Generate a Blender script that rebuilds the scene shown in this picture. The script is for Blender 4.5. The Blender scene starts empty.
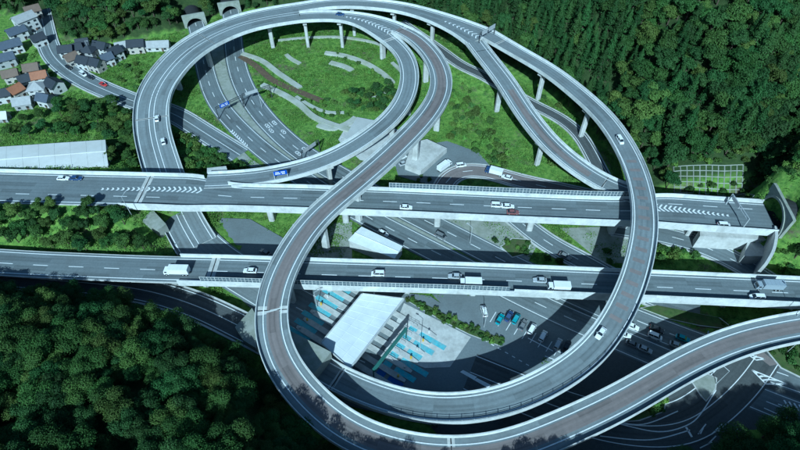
import bpy, math, random
import numpy as np
from mathutils import Vector, Matrix

random.seed(7)
RNG = np.random.default_rng(11)
R = math.radians
scene = bpy.context.scene
COL = scene.collection

# ------------------------------------------------------------------ camera
CAM_H, PITCH, LENS = 150.0, R(49), 24.0
cam_d = bpy.data.cameras.new('camera')
cam = bpy.data.objects.new('camera', cam_d)
COL.objects.link(cam)
cam.location = (0, 0, CAM_H)
cam.rotation_euler = (math.pi / 2 - PITCH, 0, 0)
cam_d.lens, cam_d.sensor_width = LENS, 36
cam_d.clip_end = 3000
scene.camera = cam

# ------------------------------------------------------------------ light
SUN_EL, SUN_AZ = R(37), R(186)          # azimuth clockwise from +Y: the sun stands behind the camera
world = bpy.data.worlds.new('World')
scene.world = world
world.use_nodes = True
wn = world.node_tree.nodes
sky = wn.new('ShaderNodeTexSky')
sky.sky_type = 'NISHITA'
sky.sun_disc = False
sky.sun_elevation = SUN_EL
sky.sun_rotation = SUN_AZ
sky.ozone_density = 3.0
wn['Background'].inputs['Strength'].default_value = 0.07
world.node_tree.links.new(sky.outputs[0], wn['Background'].inputs['Color'])
sd = bpy.data.lights.new('sun', 'SUN')
sd.energy, sd.angle, sd.color = 5.0, R(0.5), (1.0, 0.97, 0.93)
sun = bpy.data.objects.new('sun', sd)
COL.objects.link(sun)
d = Vector((math.sin(SUN_AZ) * math.cos(SUN_EL), math.cos(SUN_AZ) * math.cos(SUN_EL), math.sin(SUN_EL)))
sun.rotation_euler = d.to_track_quat('Z', 'Y').to_euler()
sun.location = d * 400
vs = scene.view_settings
vs.view_transform, vs.look, vs.gamma, vs.exposure = 'Standard', 'None', 1.0, 0.25
vs.use_curve_mapping = False
if hasattr(vs, 'use_white_balance'):     # the photograph is balanced cold
    vs.use_white_balance = True
    vs.white_balance_temperature = 4700
    vs.white_balance_tint = -14
scene.render.engine = 'CYCLES'
scene.cycles.max_bounces = 6
scene.cycles.transparent_max_bounces = 12

# ------------------------------------------------------------------ helpers
F_PX = 800 * LENS / 36.0


def P(px, py, z=0.0):
    """surveyed plan position of a point whose height above the valley floor is z"""
    u, v = (px - 400) / F_PX, (py - 225) / F_PX
    dx, dy, dz = u, math.cos(PITCH) - v * math.sin(PITCH), -math.sin(PITCH) - v * math.cos(PITCH)
    t = (CAM_H - z) / -dz
    return np.array([dx * t, dy * t, z])


def tag(o, label=None, cat=None, group=None, kind=None):
    if label: o['label'] = label
    if cat: o['category'] = cat
    if group: o['group'] = group
    if kind: o['kind'] = kind
    return o


def empty(name, loc=(0, 0, 0), rz=0.0):
    o = bpy.data.objects.new(name, None)
    o.location = loc
    o.rotation_euler = (0, 0, rz)
    o.empty_display_size = 0.5
    COL.objects.link(o)
    return o


def link(name, me, parent=None):
    o = bpy.data.objects.new(name, me)
    COL.objects.link(o)
    if parent: o.parent = parent
    return o


class MB:
    """collects boxes, prisms and sweeps, then links them as one mesh"""
    def __init__(s):
        s.v, s.f, s.m, s.lane = [], [], [], {}

    def add(s, vs_, fs, mi=0, lane=None):
        b = len(s.v)
        if lane is not None:
            for k, q in enumerate(lane): s.lane[b + k] = q
        s.v += [tuple(map(float, p)) for p in vs_]
        for f in fs:
            s.f.append([i + b for i in f])
            s.m.append(mi)
        return s

    def box(s, c, size, rz=0.0, mi=0, top=None):
        x, y, z = [k / 2 for k in size]
        t = top if top else (1, 1)
        ca, sa = math.cos(rz), math.sin(rz)
        vs_ = []
        for dz in (-1, 1):
            kx, ky = (t if dz > 0 else (1, 1))
            for dx, dy in ((-1, -1), (1, -1), (1, 1), (-1, 1)):
                a, b = dx * x * kx, dy * y * ky
                vs_.append((c[0] + a * ca - b * sa, c[1] + a * sa + b * ca, c[2] + dz * z))
        return s.add(vs_, [(3, 2, 1, 0), (4, 5, 6, 7), (0, 1, 5, 4), (1, 2, 6, 5), (2, 3, 7, 6), (3, 0, 4, 7)], mi)

    def prism(s, poly, z0, z1, mi=0):
        n = len(poly)
        poly = ccw(poly)
        zz0 = z0 if hasattr(z0, '__len__') else [z0] * n
        zz1 = z1 if hasattr(z1, '__len__') else [z1] * n
        vs_ = [(p[0], p[1], zz0[i]) for i, p in enumerate(poly)] + [(p[0], p[1], zz1[i]) for i, p in enumerate(poly)]
        fs = [tuple(range(n - 1, -1, -1)), tuple(range(n, 2 * n))]
        fs += [(i, (i + 1) % n, (i + 1) % n + n, i + n) for i in range(n)]
        return s.add(vs_, fs, mi)

    def tube(s, a, b, ra, rb=None, n=6, mi=0):
        rb = ra if rb is None else rb
        a, b = Vector(a), Vector(b)
        q = (b - a).to_track_quat('Z', 'Y')
        vs_ = []
        for p, r in ((a, ra), (b, rb)):
            for k in range(n):
                w = 2 * math.pi * k / n
                vs_.append(p + q @ Vector((r * math.cos(w), r * math.sin(w), 0)))
        fs = [(k, (k + 1) % n, (k + 1) % n + n, k + n) for k in range(n)]
        fs += [tuple(range(n - 1, -1, -1)), tuple(range(n, 2 * n))]
        return s.add(vs_, fs, mi)

    def mesh(s, name, mats):
        me = bpy.data.meshes.new(name)
        me.from_pydata(s.v, [], s.f)
        mats = mats if isinstance(mats, (list, tuple)) else [mats]
        for m in mats: me.materials.append(m)
        if len(mats) > 1: me.polygons.foreach_set('material_index', s.m)
        if s.lane:
            at_ = me.attributes.new('lane', 'FLOAT_VECTOR', 'POINT')
            at_.data.foreach_set('vector', np.array([s.lane.get(i, (0, 0, 0)) for i in range(len(s.v))], dtype=np.float32).ravel())
        me.validate()
        me.update()
        return me

    def build(s, name, mats, parent=None):
        return link(name, s.mesh(name, mats), parent)


def ccw(poly):
    a = sum(poly[i][0] * poly[(i + 1) % len(poly)][1] - poly[(i + 1) % len(poly)][0] * poly[i][1] for i in range(len(poly)))
    return list(poly) if a > 0 else list(poly)[::-1]


# ------------------------------------------------------------------ materials
def mat(name, c1, c2=None, scale=1.0, rough=0.8, detail=6, bump=0.0, spec=0.3, metallic=0.0, stain=None, sscale=0.06, samt=0.6, coords='Object', rnd=0.0):
    m = bpy.data.materials.new(name)
    m.use_nodes = True
    nt = m.node_tree
    N, L = nt.nodes, nt.links
    b = N['Principled BSDF']
    b.inputs['Roughness'].default_value = rough
    b.inputs['Specular IOR Level'].default_value = spec
    b.inputs['Metallic'].default_value = metallic
    c2 = c2 or tuple(k * 0.75 for k in c1)
    tc = N.new('ShaderNodeTexCoord')
    geo = N.new('ShaderNodeNewGeometry')
    src = geo.outputs['Position'] if coords == 'World' else tc.outputs['Object']
    no = N.new('ShaderNodeTexNoise')
    no.inputs['Scale'].default_value = scale
    no.inputs['Detail'].default_value = detail
    no.inputs['Roughness'].default_value = 0.65
    L.new(src, no.inputs['Vector'])
    ra = N.new('ShaderNodeValToRGB')
    ra.color_ramp.elements[0].position, ra.color_ramp.elements[1].position = 0.32, 0.68
    ra.color_ramp.elements[0].color = (*c2, 1)
    ra.color_ramp.elements[1].color = (*c1, 1)
    L.new(no.outputs['Fac'], ra.inputs['Fac'])
    out = ra.outputs['Color']
    if stain:
        n2 = N.new('ShaderNodeTexNoise')
        n2.inputs['Scale'].default_value = sscale
        n2.inputs['Detail'].default_value = 8
        n2.inputs['Roughness'].default_value = 0.7
        L.new(src, n2.inputs['Vector'])
        r2 = N.new('ShaderNodeMapRange')
        r2.inputs['From Min'].default_value, r2.inputs['From Max'].default_value = 0.45, 0.7
        r2.inputs['To Max'].default_value = samt
        L.new(n2.outputs['Fac'], r2.inputs['Value'])
        mx = N.new('ShaderNodeMix')
        mx.data_type = 'RGBA'
        L.new(r2.outputs[0], mx.inputs['Factor'])
        L.new(out, mx.inputs[6])
        mx.inputs[7].default_value = (*stain, 1)
        out = mx.outputs[2]
    if rnd:
        oi = N.new('ShaderNodeObjectInfo')
        hs = N.new('ShaderNodeHueSaturation')
        mr = N.new('ShaderNodeMapRange')
        mr.inputs['To Min'].default_value, mr.inputs['To Max'].default_value = 1 - rnd, 1 + rnd
        L.new(oi.outputs['Random'], mr.inputs['Value'])
        L.new(mr.outputs[0], hs.inputs['Value'])
        mh = N.new('ShaderNodeMapRange')
        mh.inputs['To Min'].default_value, mh.inputs['To Max'].default_value = 0.482, 0.512
        mm = N.new('ShaderNodeMath')
        mm.operation = 'FRACT'
        mu = N.new('ShaderNodeMath')
        mu.operation = 'MULTIPLY'
        mu.inputs[1].default_value = 7.31
        L.new(oi.outputs['Random'], mu.inputs[0])
        L.new(mu.outputs[0], mm.inputs[0])
        L.new(mm.outputs[0], mh.inputs['Value'])
        L.new(mh.outputs[0], hs.inputs['Hue'])
        L.new(out, hs.inputs['Color'])
        out = hs.outputs['Color']
    L.new(out, b.inputs['Base Color'])
    if bump:
        bp = N.new('ShaderNodeBump')
        bp.inputs['Strength'].default_value = bump
        bp.inputs['Distance'].default_value = 0.3
        L.new(no.outputs['Fac'], bp.inputs['Height'])
        L.new(bp.outputs[0], b.inputs['Normal'])
    return m


def worn(m, lane_w=3.4, amt=.35):
    '''wheel tracks, lengthwise streaks and patched rectangles, laid out along the road'''
    nt = m.node_tree
    N, L = nt.nodes, nt.links
    b = N['Principled BSDF']
    src = b.inputs['Base Color'].links[0].from_socket
    at = N.new('ShaderNodeAttribute')
    at.attribute_name = 'lane'
    sp = N.new('ShaderNodeSeparateXYZ')
    L.new(at.outputs['Vector'], sp.inputs[0])

    def math_(op, a_, b_=None):
        n = N.new('ShaderNodeMath')
        n.operation = op
        for i, q in enumerate((a_, b_)):
            if q is None: continue
            if isinstance(q, (int, float)): n.inputs[i].default_value = q
            else: L.new(q, n.inputs[i])
        return n.outputs[0]
    x, y = sp.outputs['X'], sp.outputs['Y']
    cb = N.new('ShaderNodeCombineXYZ')
    L.new(math_('MULTIPLY', x, 1.6), cb.inputs[0])
    L.new(math_('MULTIPLY', y, .035), cb.inputs[1])
    st = N.new('ShaderNodeTexNoise')
    st.inputs['Scale'].default_value, st.inputs['Detail'].default_value = 1.0, 5
    L.new(cb.outputs[0], st.inputs['Vector'])
    track = math_('ABSOLUTE', math_('SINE', math_('MULTIPLY', x, 2 * math.pi / lane_w)))
    track = math_('POWER', track, 3.0)
    cb2 = N.new('ShaderNodeCombineXYZ')
    L.new(math_('FLOOR', math_('DIVIDE', math_('ADD', x, 40.0), lane_w / 2)), cb2.inputs[0])
    L.new(math_('FLOOR', math_('DIVIDE', y, 11.0)), cb2.inputs[1])
    wn_ = N.new('ShaderNodeTexWhiteNoise')
    L.new(cb2.outputs[0], wn_.inputs['Vector'])
    patch = math_('GREATER_THAN', wn_.outputs['Value'], .9)
    k = math_('ADD', math_('MULTIPLY', math_('SUBTRACT', st.outputs['Fac'], .5), amt * 1.6), math_('MULTIPLY', track, -amt * .35))
    k = math_('ADD', k, math_('MULTIPLY', patch, -amt * .55))
    k = math_('ADD', k, 1.0)
    mx = N.new('ShaderNodeMix')
    mx.data_type, mx.blend_type = 'RGBA', 'MULTIPLY'
    mx.inputs['Factor'].default_value = 1
    L.new(src, mx.inputs[6])
    L.new(k, mx.inputs[7])
    L.new(mx.outputs[2], b.inputs['Base Color'])


def leaf_mat(name, c1, c2, rnd=0.32):
    m = mat(name, c1, c2, scale=0.35, rough=0.7, spec=0.2, rnd=rnd)
    nt = m.node_tree
    b = nt.nodes['Principled BSDF']
    src = b.inputs['Base Color'].links[0].from_socket
    tr = nt.nodes.new('ShaderNodeBsdfTranslucent')
    mx = nt.nodes.new('ShaderNodeMixShader')
    mx.inputs[0].default_value = 0.22
    nt.links.new(src, tr.inputs['Color'])
    nt.links.new(b.outputs[0], mx.inputs[1])
    nt.links.new(tr.outputs[0], mx.inputs[2])
    nt.links.new(mx.outputs[0], nt.nodes['Material Output'].inputs['Surface'])
    return m


M = {}
M['asphalt'] = mat('asphalt', (.16, .182, .192), (.128, .148, .157), scale=1.6, rough=.9, stain=(.10, .108, .11), sscale=.09, samt=.6, coords='World')
M['asphalt_dark'] = mat('asphalt_dark', (.085, .092, .094), (.062, .068, .07), scale=1.2, rough=.9, stain=(.09, .095, .1), sscale=.05, samt=.45, coords='World')
M['asphalt_ramp'] = mat('asphalt_ramp', (.19, .213, .222), (.155, .175, .184), scale=1.1, rough=.9, stain=(.125, .133, .135), sscale=.12, samt=.6, coords='World')
M['red_asphalt'] = mat('red_asphalt', (.20, .172, .165), (.165, .143, .138), scale=.9, rough=.9, stain=(.13, .118, .115), sscale=.15, samt=.6, coords='World')
for k_ in ('asphalt', 'asphalt_ramp', 'asphalt_dark', 'red_asphalt'): worn(M[k_])
M['concrete'] = mat('concrete', (.50, .50, .48), (.40, .40, .385), scale=.8, rough=.85, stain=(.22, .22, .205), sscale=.22, samt=.65, coords='World')
M['parapet'] = mat('parapet', (.56, .565, .55), (.47, .475, .46), scale=.9, rough=.85, stain=(.27, .275, .26), sscale=.3, samt=.6, coords='World', rnd=.09)
M['terrace'] = mat('terrace', (.42, .43, .39), (.30, .31, .27), scale=.5, rough=.9, stain=(.16, .19, .09), sscale=.25, samt=.75, coords='World')
M['old_concrete'] = mat('old_concrete', (.30, .31, .28), (.22, .235, .20), scale=.6, rough=.9, stain=(.12, .14, .09), sscale=.2, samt=.6, coords='World')
M['paint'] = mat('paint', (.74, .75, .75), (.55, .56, .56), scale=2.5, rough=.6, coords='World')
M['yellow_paint'] = mat('yellow_paint', (.62, .42, .05), rough=.6)
M['cyan_paint'] = mat('cyan_paint', (.17, .44, .5), (.11, .33, .39), scale=1.2, rough=.75, stain=(.24, .29, .3), sscale=.45, samt=.85, coords='World')
M['blue_paint'] = mat('blue_paint', (.03, .09, .32), (.025, .07, .25), scale=1.5, rough=.7, coords='World')
M['steel'] = mat('steel', (.5, .52, .53), (.42, .44, .45), scale=2, rough=.5, metallic=.3)
M['dark_steel'] = mat('dark_steel', (.05, .055, .06), (.035, .04, .045), scale=2, rough=.5)
M['green_steel'] = mat('green_steel', (.05, .13, .11), (.035, .1, .085), scale=1, rough=.5)
M['fence_pane'] = mat('fence_pane', (.10, .13, .15), (.07, .09, .11), scale=.5, rough=.15, spec=.5)
M['joint'] = mat('joint', (.03, .032, .034), rough=.7)  # dark joint gaps; also paints the darkness inside the tunnel mouths
M['sign_blue'] = mat('sign_blue', (.02, .07, .42), (.018, .06, .36), rough=.4)
M['sign_green'] = mat('sign_green', (.015, .16, .10), rough=.4)
M['sign_back'] = mat('sign_back', (.4, .41, .42), rough=.5)
M['roof_white'] = mat('roof_white', (.66, .68, .68), (.57, .59, .6), scale=.3, rough=.45, stain=(.45, .47, .48), sscale=.12, samt=.4)
M['shed_roof'] = mat('shed_roof', (.56, .56, .54), (.5, .5, .48), scale=.25, rough=.6, stain=(.42, .40, .37), sscale=.08, samt=.5)
M['roof_grey'] = mat('roof_grey', (.44, .45, .44), (.36, .37, .36), scale=.4, rough=.6, stain=(.30, .29, .27), sscale=.1, samt=.5)
M['turf'] = mat('turf', (.075, .12, .03), (.035, .065, .018), scale=.8, rough=1, bump=.4, stain=(.08, .065, .04), sscale=.3, samt=.7, coords='World')
M['soil'] = mat('soil', (.12, .085, .055), (.075, .055, .038), scale=.6, rough=1, bump=.4, coords='World')
M['trunk'] = mat('trunk', (.10, .075, .055), (.06, .045, .035), scale=2.5, rough=.95, bump=.3)
M['glass'] = mat('glass', (.02, .028, .035), (.015, .02, .026), rough=.08, spec=.6)
M['tyre'] = mat('tyre', (.02, .02, .02), rough=.9)
M['lamp_glass'] = mat('lamp_glass', (.8, .8, .75), rough=.2)
M['tail_red'] = mat('tail_red', (.4, .02, .02), rough=.3)
M['leaf_a'] = leaf_mat('leaf_a', (.06, .118, .024), (.034, .075, .017))
M['leaf_b'] = leaf_mat('leaf_b', (.043, .095, .024), (.025, .06, .016))
M['leaf_c'] = leaf_mat('leaf_c', (.095, .145, .03), (.058, .1, .02))
M['leaf_cedar'] = leaf_mat('leaf_cedar', (.042, .092, .022), (.024, .058, .014))
M['leaf_weed'] = leaf_mat('leaf_weed', (.14, .24, .042), (.08, .155, .027), rnd=.35)
M['leaf_hedge'] = leaf_mat('leaf_hedge', (.09, .16, .035), (.05, .1, .025))


def ground_material():
    m = bpy.data.materials.new('grassland')
    m.use_nodes = True
    nt = m.node_tree
    N, L = nt.nodes, nt.links
    b = N['Principled BSDF']
    b.inputs['Roughness'].default_value = 1
    b.inputs['Specular IOR Level'].default_value = .1
    geo = N.new('ShaderNodeNewGeometry')

    def noise(sc, det=6, r=.65):
        n = N.new('ShaderNodeTexNoise')
        n.inputs['Scale'].default_value, n.inputs['Detail'].default_value, n.inputs['Roughness'].default_value = sc, det, r
        L.new(geo.outputs['Position'], n.inputs['Vector'])
        return n.outputs['Fac']

    def ramp(fac, stops):
        r = N.new('ShaderNodeValToRGB')
        e = r.color_ramp.elements
        e[0].position, e[0].color = stops[0][0], (*stops[0][1], 1)
        e[1].position, e[1].color = stops[-1][0], (*stops[-1][1], 1)
        for p_, c in stops[1:-1]:
            x = e.new(p_)
            x.color = (*c, 1)
        L.new(fac, r.inputs['Fac'])
        return r.outputs['Color']
    g = ramp(noise(.55, 8), [(.28, (.035, .075, .02)), (.42, (.09, .165, .032)), (.58, (.15, .245, .045)), (.75, (.19, .22, .08))])
    e = ramp(noise(.9, 6), [(.3, (.07, .06, .04)), (.7, (.15, .13, .09))])
    mr = N.new('ShaderNodeMapRange')
    mr.inputs['From Min'].default_value, mr.inputs['From Max'].default_value = .53, .64
    L.new(noise(.075, 10, .75), mr.inputs['Value'])
    mx = N.new('ShaderNodeMix')
    mx.data_type = 'RGBA'
    L.new(mr.outputs[0], mx.inputs['Factor'])
    L.new(g, mx.inputs[6])
    L.new(e, mx.inputs[7])
    # the wood's floor: leaf litter where the vertex weight "wood" is set
    at = N.new('ShaderNodeAttribute')
    at.attribute_name = 'wood'
    fl = ramp(noise(.6, 6), [(.3, (.022, .04, .014)), (.7, (.048, .07, .024))])
    m2 = N.new('ShaderNodeMix')
    m2.data_type = 'RGBA'
    L.new(at.outputs['Fac'], m2.inputs['Factor'])
    L.new(mx.outputs[2], m2.inputs[6])
    L.new(fl, m2.inputs[7])
    L.new(m2.outputs[2], b.inputs['Base Color'])
    bp = N.new('ShaderNodeBump')
    bp.inputs['Strength'].default_value, bp.inputs['Distance'].default_value = .6, .5
    L.new(noise(.8, 8), bp.inputs['Height'])
    L.new(bp.outputs[0], b.inputs['Normal'])
    return m


M['ground'] = ground_material()


# ------------------------------------------------------------------ curves
class Curve:
    """smooth centre line resampled every `step` metres; columns: x y z halfwidth px"""
    def __init__(s, pts, hw=4.5, step=2.0, smooth=7.0, ext=None):
        C = []
        for p in pts:
            if isinstance(p, np.ndarray):
                C.append(p)
                continue
            w = P(p[0], p[1], p[2])
            C.append([*w, p[3] if len(p) > 3 else hw, p[0]])
        C = np.array(C)
        dense = []
        n = len(C)
        for i in range(n - 1):
            p0, p1, p2, p3 = C[max(i - 1, 0)], C[i], C[i + 1], C[min(i + 2, n - 1)]
            for t in np.linspace(0, 1, 24, endpoint=False):
                dense.append(.5 * (2 * p1 + (p2 - p0) * t + (2 * p0 - 5 * p1 + 4 * p2 - p3) * t * t + (-p0 + 3 * p1 - 3 * p2 + p3) * t ** 3))
        dense.append(C[-1])
        D = np.array(dense)
        D = s.resample(D, 1.0)
        if smooth:
            k = int(smooth * 2)
            g = np.exp(-.5 * (np.arange(-k, k + 1) / smooth) ** 2)
            g /= g.sum()
            a = 2 * D[0] - D[1:k + 1][::-1] if len(D) > k else np.repeat(D[:1], k, 0)
            b = 2 * D[-1] - D[-k - 1:-1][::-1] if len(D) > k else np.repeat(D[-1:], k, 0)
            E = np.vstack([a, D, b])
            D = np.stack([np.convolve(E[:, j], g, 'valid') for j in range(E.shape[1])], 1)
        D = s.resample(D, step)
        s.set(D)

    def set(s, D):
        s.D = D
        s.p = D[:, :3]
        s.hw = D[:, 3]
        s.px = D[:, 4]
        t = np.gradient(s.p[:, :2], axis=0)
        t /= np.linalg.norm(t, axis=1)[:, None]
        s.t = t
        s.n = np.stack([-t[:, 1], t[:, 0]], 1)        # left normal
        s.s = np.r_[0, np.cumsum(np.linalg.norm(np.diff(s.p[:, :2], axis=0), axis=1))]

    @staticmethod
    def resample(D, step):
        L = np.r_[0, np.cumsum(np.linalg.norm(np.diff(D[:, :2], axis=0), axis=1))]
        n = max(2, int(round(L[-1] / step)) + 1)
        q = np.linspace(0, L[-1], n)
        return np.stack([np.interp(q, L, D[:, j]) for j in range(D.shape[1])], 1)

    def sub(s, i0, i1):
        c = Curve.__new__(Curve)
        c.set(s.D[i0:i1 + 1])
        return c

    def near(s, px, py, z=None):
        """index of the sample nearest the surveyed point"""
        best, bi = 1e9, 0
        for i in range(len(s.p)):
            w = P(px, py, s.p[i, 2] if z is None else z)
            dd = (w[0] - s.p[i, 0]) ** 2 + (w[1] - s.p[i, 1]) ** 2
            if dd < best: best, bi = dd, i
        return bi

    def at(s, sm, off=0.0, dz=0.0):
        x = [np.interp(sm, s.s, s.p[:, j]) for j in range(3)]
        nx, ny = np.interp(sm, s.s, s.n[:, 0]), np.interp(sm, s.s, s.n[:, 1])
        return np.array([x[0] + nx * off, x[1] + ny * off, x[2] + dz])

    def heading(s, sm):
        return math.atan2(np.interp(sm, s.s, s.t[:, 1]), np.interp(sm, s.s, s.t[:, 0]))


def fork(cv, off, hw):
    """start point of a branch that butts against the end of a deck"""
    c = cv.p[-1] + np.r_[cv.n[-1] * off, 0]
    return np.array([*c, hw, cv.px[-1]])


def sweep(mb, cv, prof, closed=True, i0=0, i1=None, mi=0):
    """prof(hw) -> list of (offset to the left, height) counter-clockwise seen along the curve"""
    i1 = len(cv.p) - 1 if i1 is None else i1
    vs_, k, ln = [], None, []
    for i in range(i0, i1 + 1):
        pr = prof(cv.hw[i])
        k = len(pr)
        for o, h in pr:
            ln.append((o, cv.s[i], h))
            vs_.append((cv.p[i, 0] + cv.n[i, 0] * o, cv.p[i, 1] + cv.n[i, 1] * o, cv.p[i, 2] + h))
    fs = []
    m = i1 - i0 + 1
    for i in range(m - 1):
        for j in range(k if closed else k - 1):
            a, b = i * k + j, i * k + (j + 1) % k
            fs.append((a, b, b + k, a + k))
    if closed:
        fs.append(tuple(range(k)))
        fs.append(tuple((m - 1) * k + j for j in range(k - 1, -1, -1)))
    return mb.add(vs_, fs, mi, ln)


def ribbon(mb, cv, o0, o1, h, i0=0, i1=None, mi=0):
    """flat strip between two offsets (numbers or functions of halfwidth), facing up"""
    f0 = o0 if callable(o0) else (lambda w: o0)
    f1 = o1 if callable(o1) else (lambda w: o1)
    return sweep(mb, cv, lambda w: [(f1(w), h), (f0(w), h)], False, i0, i1, mi)


def dashes(mb, cv, off, length, gap, h, s0=0, s1=None, w=.3):
    s1 = cv.s[-1] if s1 is None else s1
    s = s0
    while s + length < s1:
        a, b = cv.at(s, off - w / 2, h), cv.at(s, off + w / 2, h)
        c, e = cv.at(s + length, off + w / 2, h), cv.at(s + length, off - w / 2, h)
        mb.add([a, e, c, b], [(0, 1, 2, 3)])
        s += length + gap


def each(mb, name, m, parent, inv=None, per=1):
    """every painted piece an object of its own"""
    for k in range(0, len(mb.f), per):
        q = MB()
        for f in mb.f[k:k + per]: q.add([mb.v[i] for i in f], [tuple(range(len(f)))])
        o = q.build(name, m, parent)
        if inv is not None: o.matrix_parent_inverse = inv


# ---- centre lines (image survey + height)
UH = Curve([(-170, 182, 11, 8), (-60, 185, 11, 8), (0, 187, 11, 8), (80, 189, 11, 8), (160, 191, 11, 8), (196, 192.5, 11, 8), (228, 196.5, 11, 5.7), (300, 198.5, 11, 5.7), (400, 202, 11, 5.7), (500, 206.5, 11, 5.7), (600, 210.5, 11, 5.7), (640, 211, 11, 6), (665, 210.5, 11, 7.2), (720, 214, 11, 7.2), (780, 218, 11, 7.2), (860, 223, 11, 7.2)], smooth=4)
LH = Curve([(-170, 250, 8), (0, 262, 8), (80, 266, 8), (160, 269, 8), (230, 270.5, 8), (330, 274, 8), (450, 277.5, 8), (550, 281.5, 8), (700, 288, 8), (800, 292.5, 8), (1000, 302, 8)], hw=5.4, smooth=6)
WD = Curve([(197, 246, 1.2, 7.3), (183, 222, 2, 7.3), (171, 193, 2.6, 7.3), (163, 170, 3.4, 7.4), (153, 135, 5.5, 7.4), (151.5, 110, 8, 7.5), (157, 88, 10, 7.8), (178, 60, 12.5, 8.3), (203, 41, 14, 8.8), (240, 24.5, 15.3, 9), (275, 16.5, 16, 9.1), (299, 13, 16.3, 9.3)], smooth=6)
OD = Curve([fork(WD, 4.65, 4.65), (330, 4, 17), (363, 4, 17.3), (400, 8, 17.6, 4.7), (430, 16, 17.8, 5.2), (460, 27.5, 18, 7), (481, 38.5, 18.2, 9.2)], hw=4.6, smooth=5)
ID = Curve([fork(WD, -4.65, 4.65), (320, 16.3, 16.3), (342, 17, 16.4), (362, 20.5, 16.4, 6), (380, 27, 16.4, 8), (391, 32.5, 16.4, 9)], hw=4.6, smooth=4)
IL = Curve([fork(ID, -4.6, 4.3), (398, 47, 16.2), (407, 60, 16), (410, 76, 15.6), (406.5, 96, 15), (391, 119, 14.2), (359, 143.5, 13.2), (328, 160, 12.3), (298, 170, 11.7), (260, 177.5, 11.2), (225, 180.5, 11.05), (206, 181, 11.02)], hw=4.1, smooth=6)
BB = Curve([fork(ID, 4.4, 4.5), (408, 33, 16.5), (421, 43, 16.7), (434, 58, 17), (441, 75, 17.2), (441, 92, 17.4), (429, 114, 17.8), (405, 140, 18.3), (375, 168, 18.6), (345, 193, 18.6), (314, 220, 18.4), (290, 255, 17.9), (277, 282, 17.3), (271, 306, 16.6), (270.5, 328, 16), (278, 358, 15.2), (296, 385, 14.5), (326, 416, 13.7), (364, 440, 13), (430, 456, 12.1), (500, 452, 11.3), (560, 430, 10.6), (620, 402, 10), (661, 378, 9.7), (700, 357, 9.5), (745, 339, 9.4), (800, 327, 9.4), (870, 318, 9.4), (960, 312, 9.4)], hw=4.7, smooth=7)
BL = Curve([fork(OD, 4.6, 4.5), (520, 54, 18.3), (553, 73.5, 18.5), (588, 102, 18.6), (608, 122, 18.6), (629, 155, 18.6), (641, 188, 18.5), (645, 222, 18.2), (641, 252, 17.7), (631, 288, 16.8), (609, 331, 15.4), (579, 364, 14), (522, 396, 12.2), (480, 407, 11), (438, 410, 9.9), (400, 404, 8.7), (370, 394, 7.6), (336, 379, 6.3), (310, 363, 5.4), (285, 347, 4.6)], hw=4.1, smooth=7)
BR = Curve([fork(OD, -4.6, 4.5), (488, 60, 17.9), (505, 82, 17.1), (525, 113, 15.6), (549, 143, 14), (577, 167, 12.6), (606, 185, 11.6), (628, 193.5, 11.2), (648, 199, 11.05)], hw=4.4, smooth=5)
# at grade
R1 = Curve([(186, 4, .1), (196, 24, .1), (203, 60, .1), (211, 90, .1), (220, 107, .1), (231, 120, .1), (251, 140, .1), (276, 160, .1), (330, 196, .1), (400, 234, .1), (445, 257, .1), (540, 305, .1), (620, 340, .1), (700, 374, .1), (800, 415, .1), (900, 450, .1)], hw=4.6, smooth=8)
R2 = Curve([(224, -8, .1), (231, 12, .1), (234, 50, .1), (241, 80, .1), (257, 109, .1), (282, 136, .1), (307, 156, .1), (370, 192, .1), (440, 228, .1), (490, 254, .1), (545, 281, .1), (640, 322, .1), (720, 352, .1), (800, 380, .1), (900, 415, .1)], hw=5.0, smooth=8)
R0 = Curve([(40, 10, 1.2), (44, 28, 1.2), (50, 50, 1.1), (62, 65, 1), (84, 80, .8), (110, 92, .6), (133, 101, .4), (172, 113, .12), (205, 133, .104), (240, 155, .104)], hw=4.8, smooth=5)
DR = Curve([(190, 234, 1.6), (215, 258, .5), (262, 287, .13), (312, 316, .13), (375, 345, .13)], hw=7.3, smooth=5)
LR = Curve([(300, 357, 5.1), (270, 341, 4.2), (235, 324, 3.2), (200, 307, 2.6), (150, 291, 2.5), (100, 284, 2.6), (40, 279, 3), (-60, 270, 3)], hw=4.6, smooth=6)
R6 = Curve([(436, 203, .108), (442, 190, .108), (449, 178, .108), (463, 171, .108), (485, 171.5, .108), (520, 181, .108), (560, 190, .108), (610, 201, .108)], hw=3.8, smooth=3)
R7 = Curve([(400, 22, 3), (440, 50, 3), (462, 66, 3), (480, 73.5, 3), (505, 88, 3), (530, 103, 3), (560, 118, 3), (580, 135, 2.6), (596, 163, 2), (610, 190, 1)], hw=3.0, smooth=5)
R4 = Curve([(500, 205, .112), (545, 241, .112), (580, 260, .112), (640, 292, .112), (700, 312, .112)], hw=4.0, smooth=5)
R5 = Curve([(610, 226, .116), (655, 233, .116), (695, 243, .116), (730, 258, .116), (765, 279, .116), (800, 303, .116)], hw=4.3, smooth=5)
# streets of the junction in the lower right
J1 = Curve([(470, 372, .12), (560, 408, .12), (620, 424, .12), (680, 424, .12), (720, 398, .12), (745, 372, .12), (760, 350, .12)], hw=6.5, smooth=5)

# ------------------------------------------------------------------ terrain
GX = np.arange(-430, 431, 2.5)
GY = np.arange(-170, 531, 2.5)
XX, YY = np.meshgrid(GX, GY)
PT = np.stack([XX.ravel(), YY.ravel()], 1)


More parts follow.
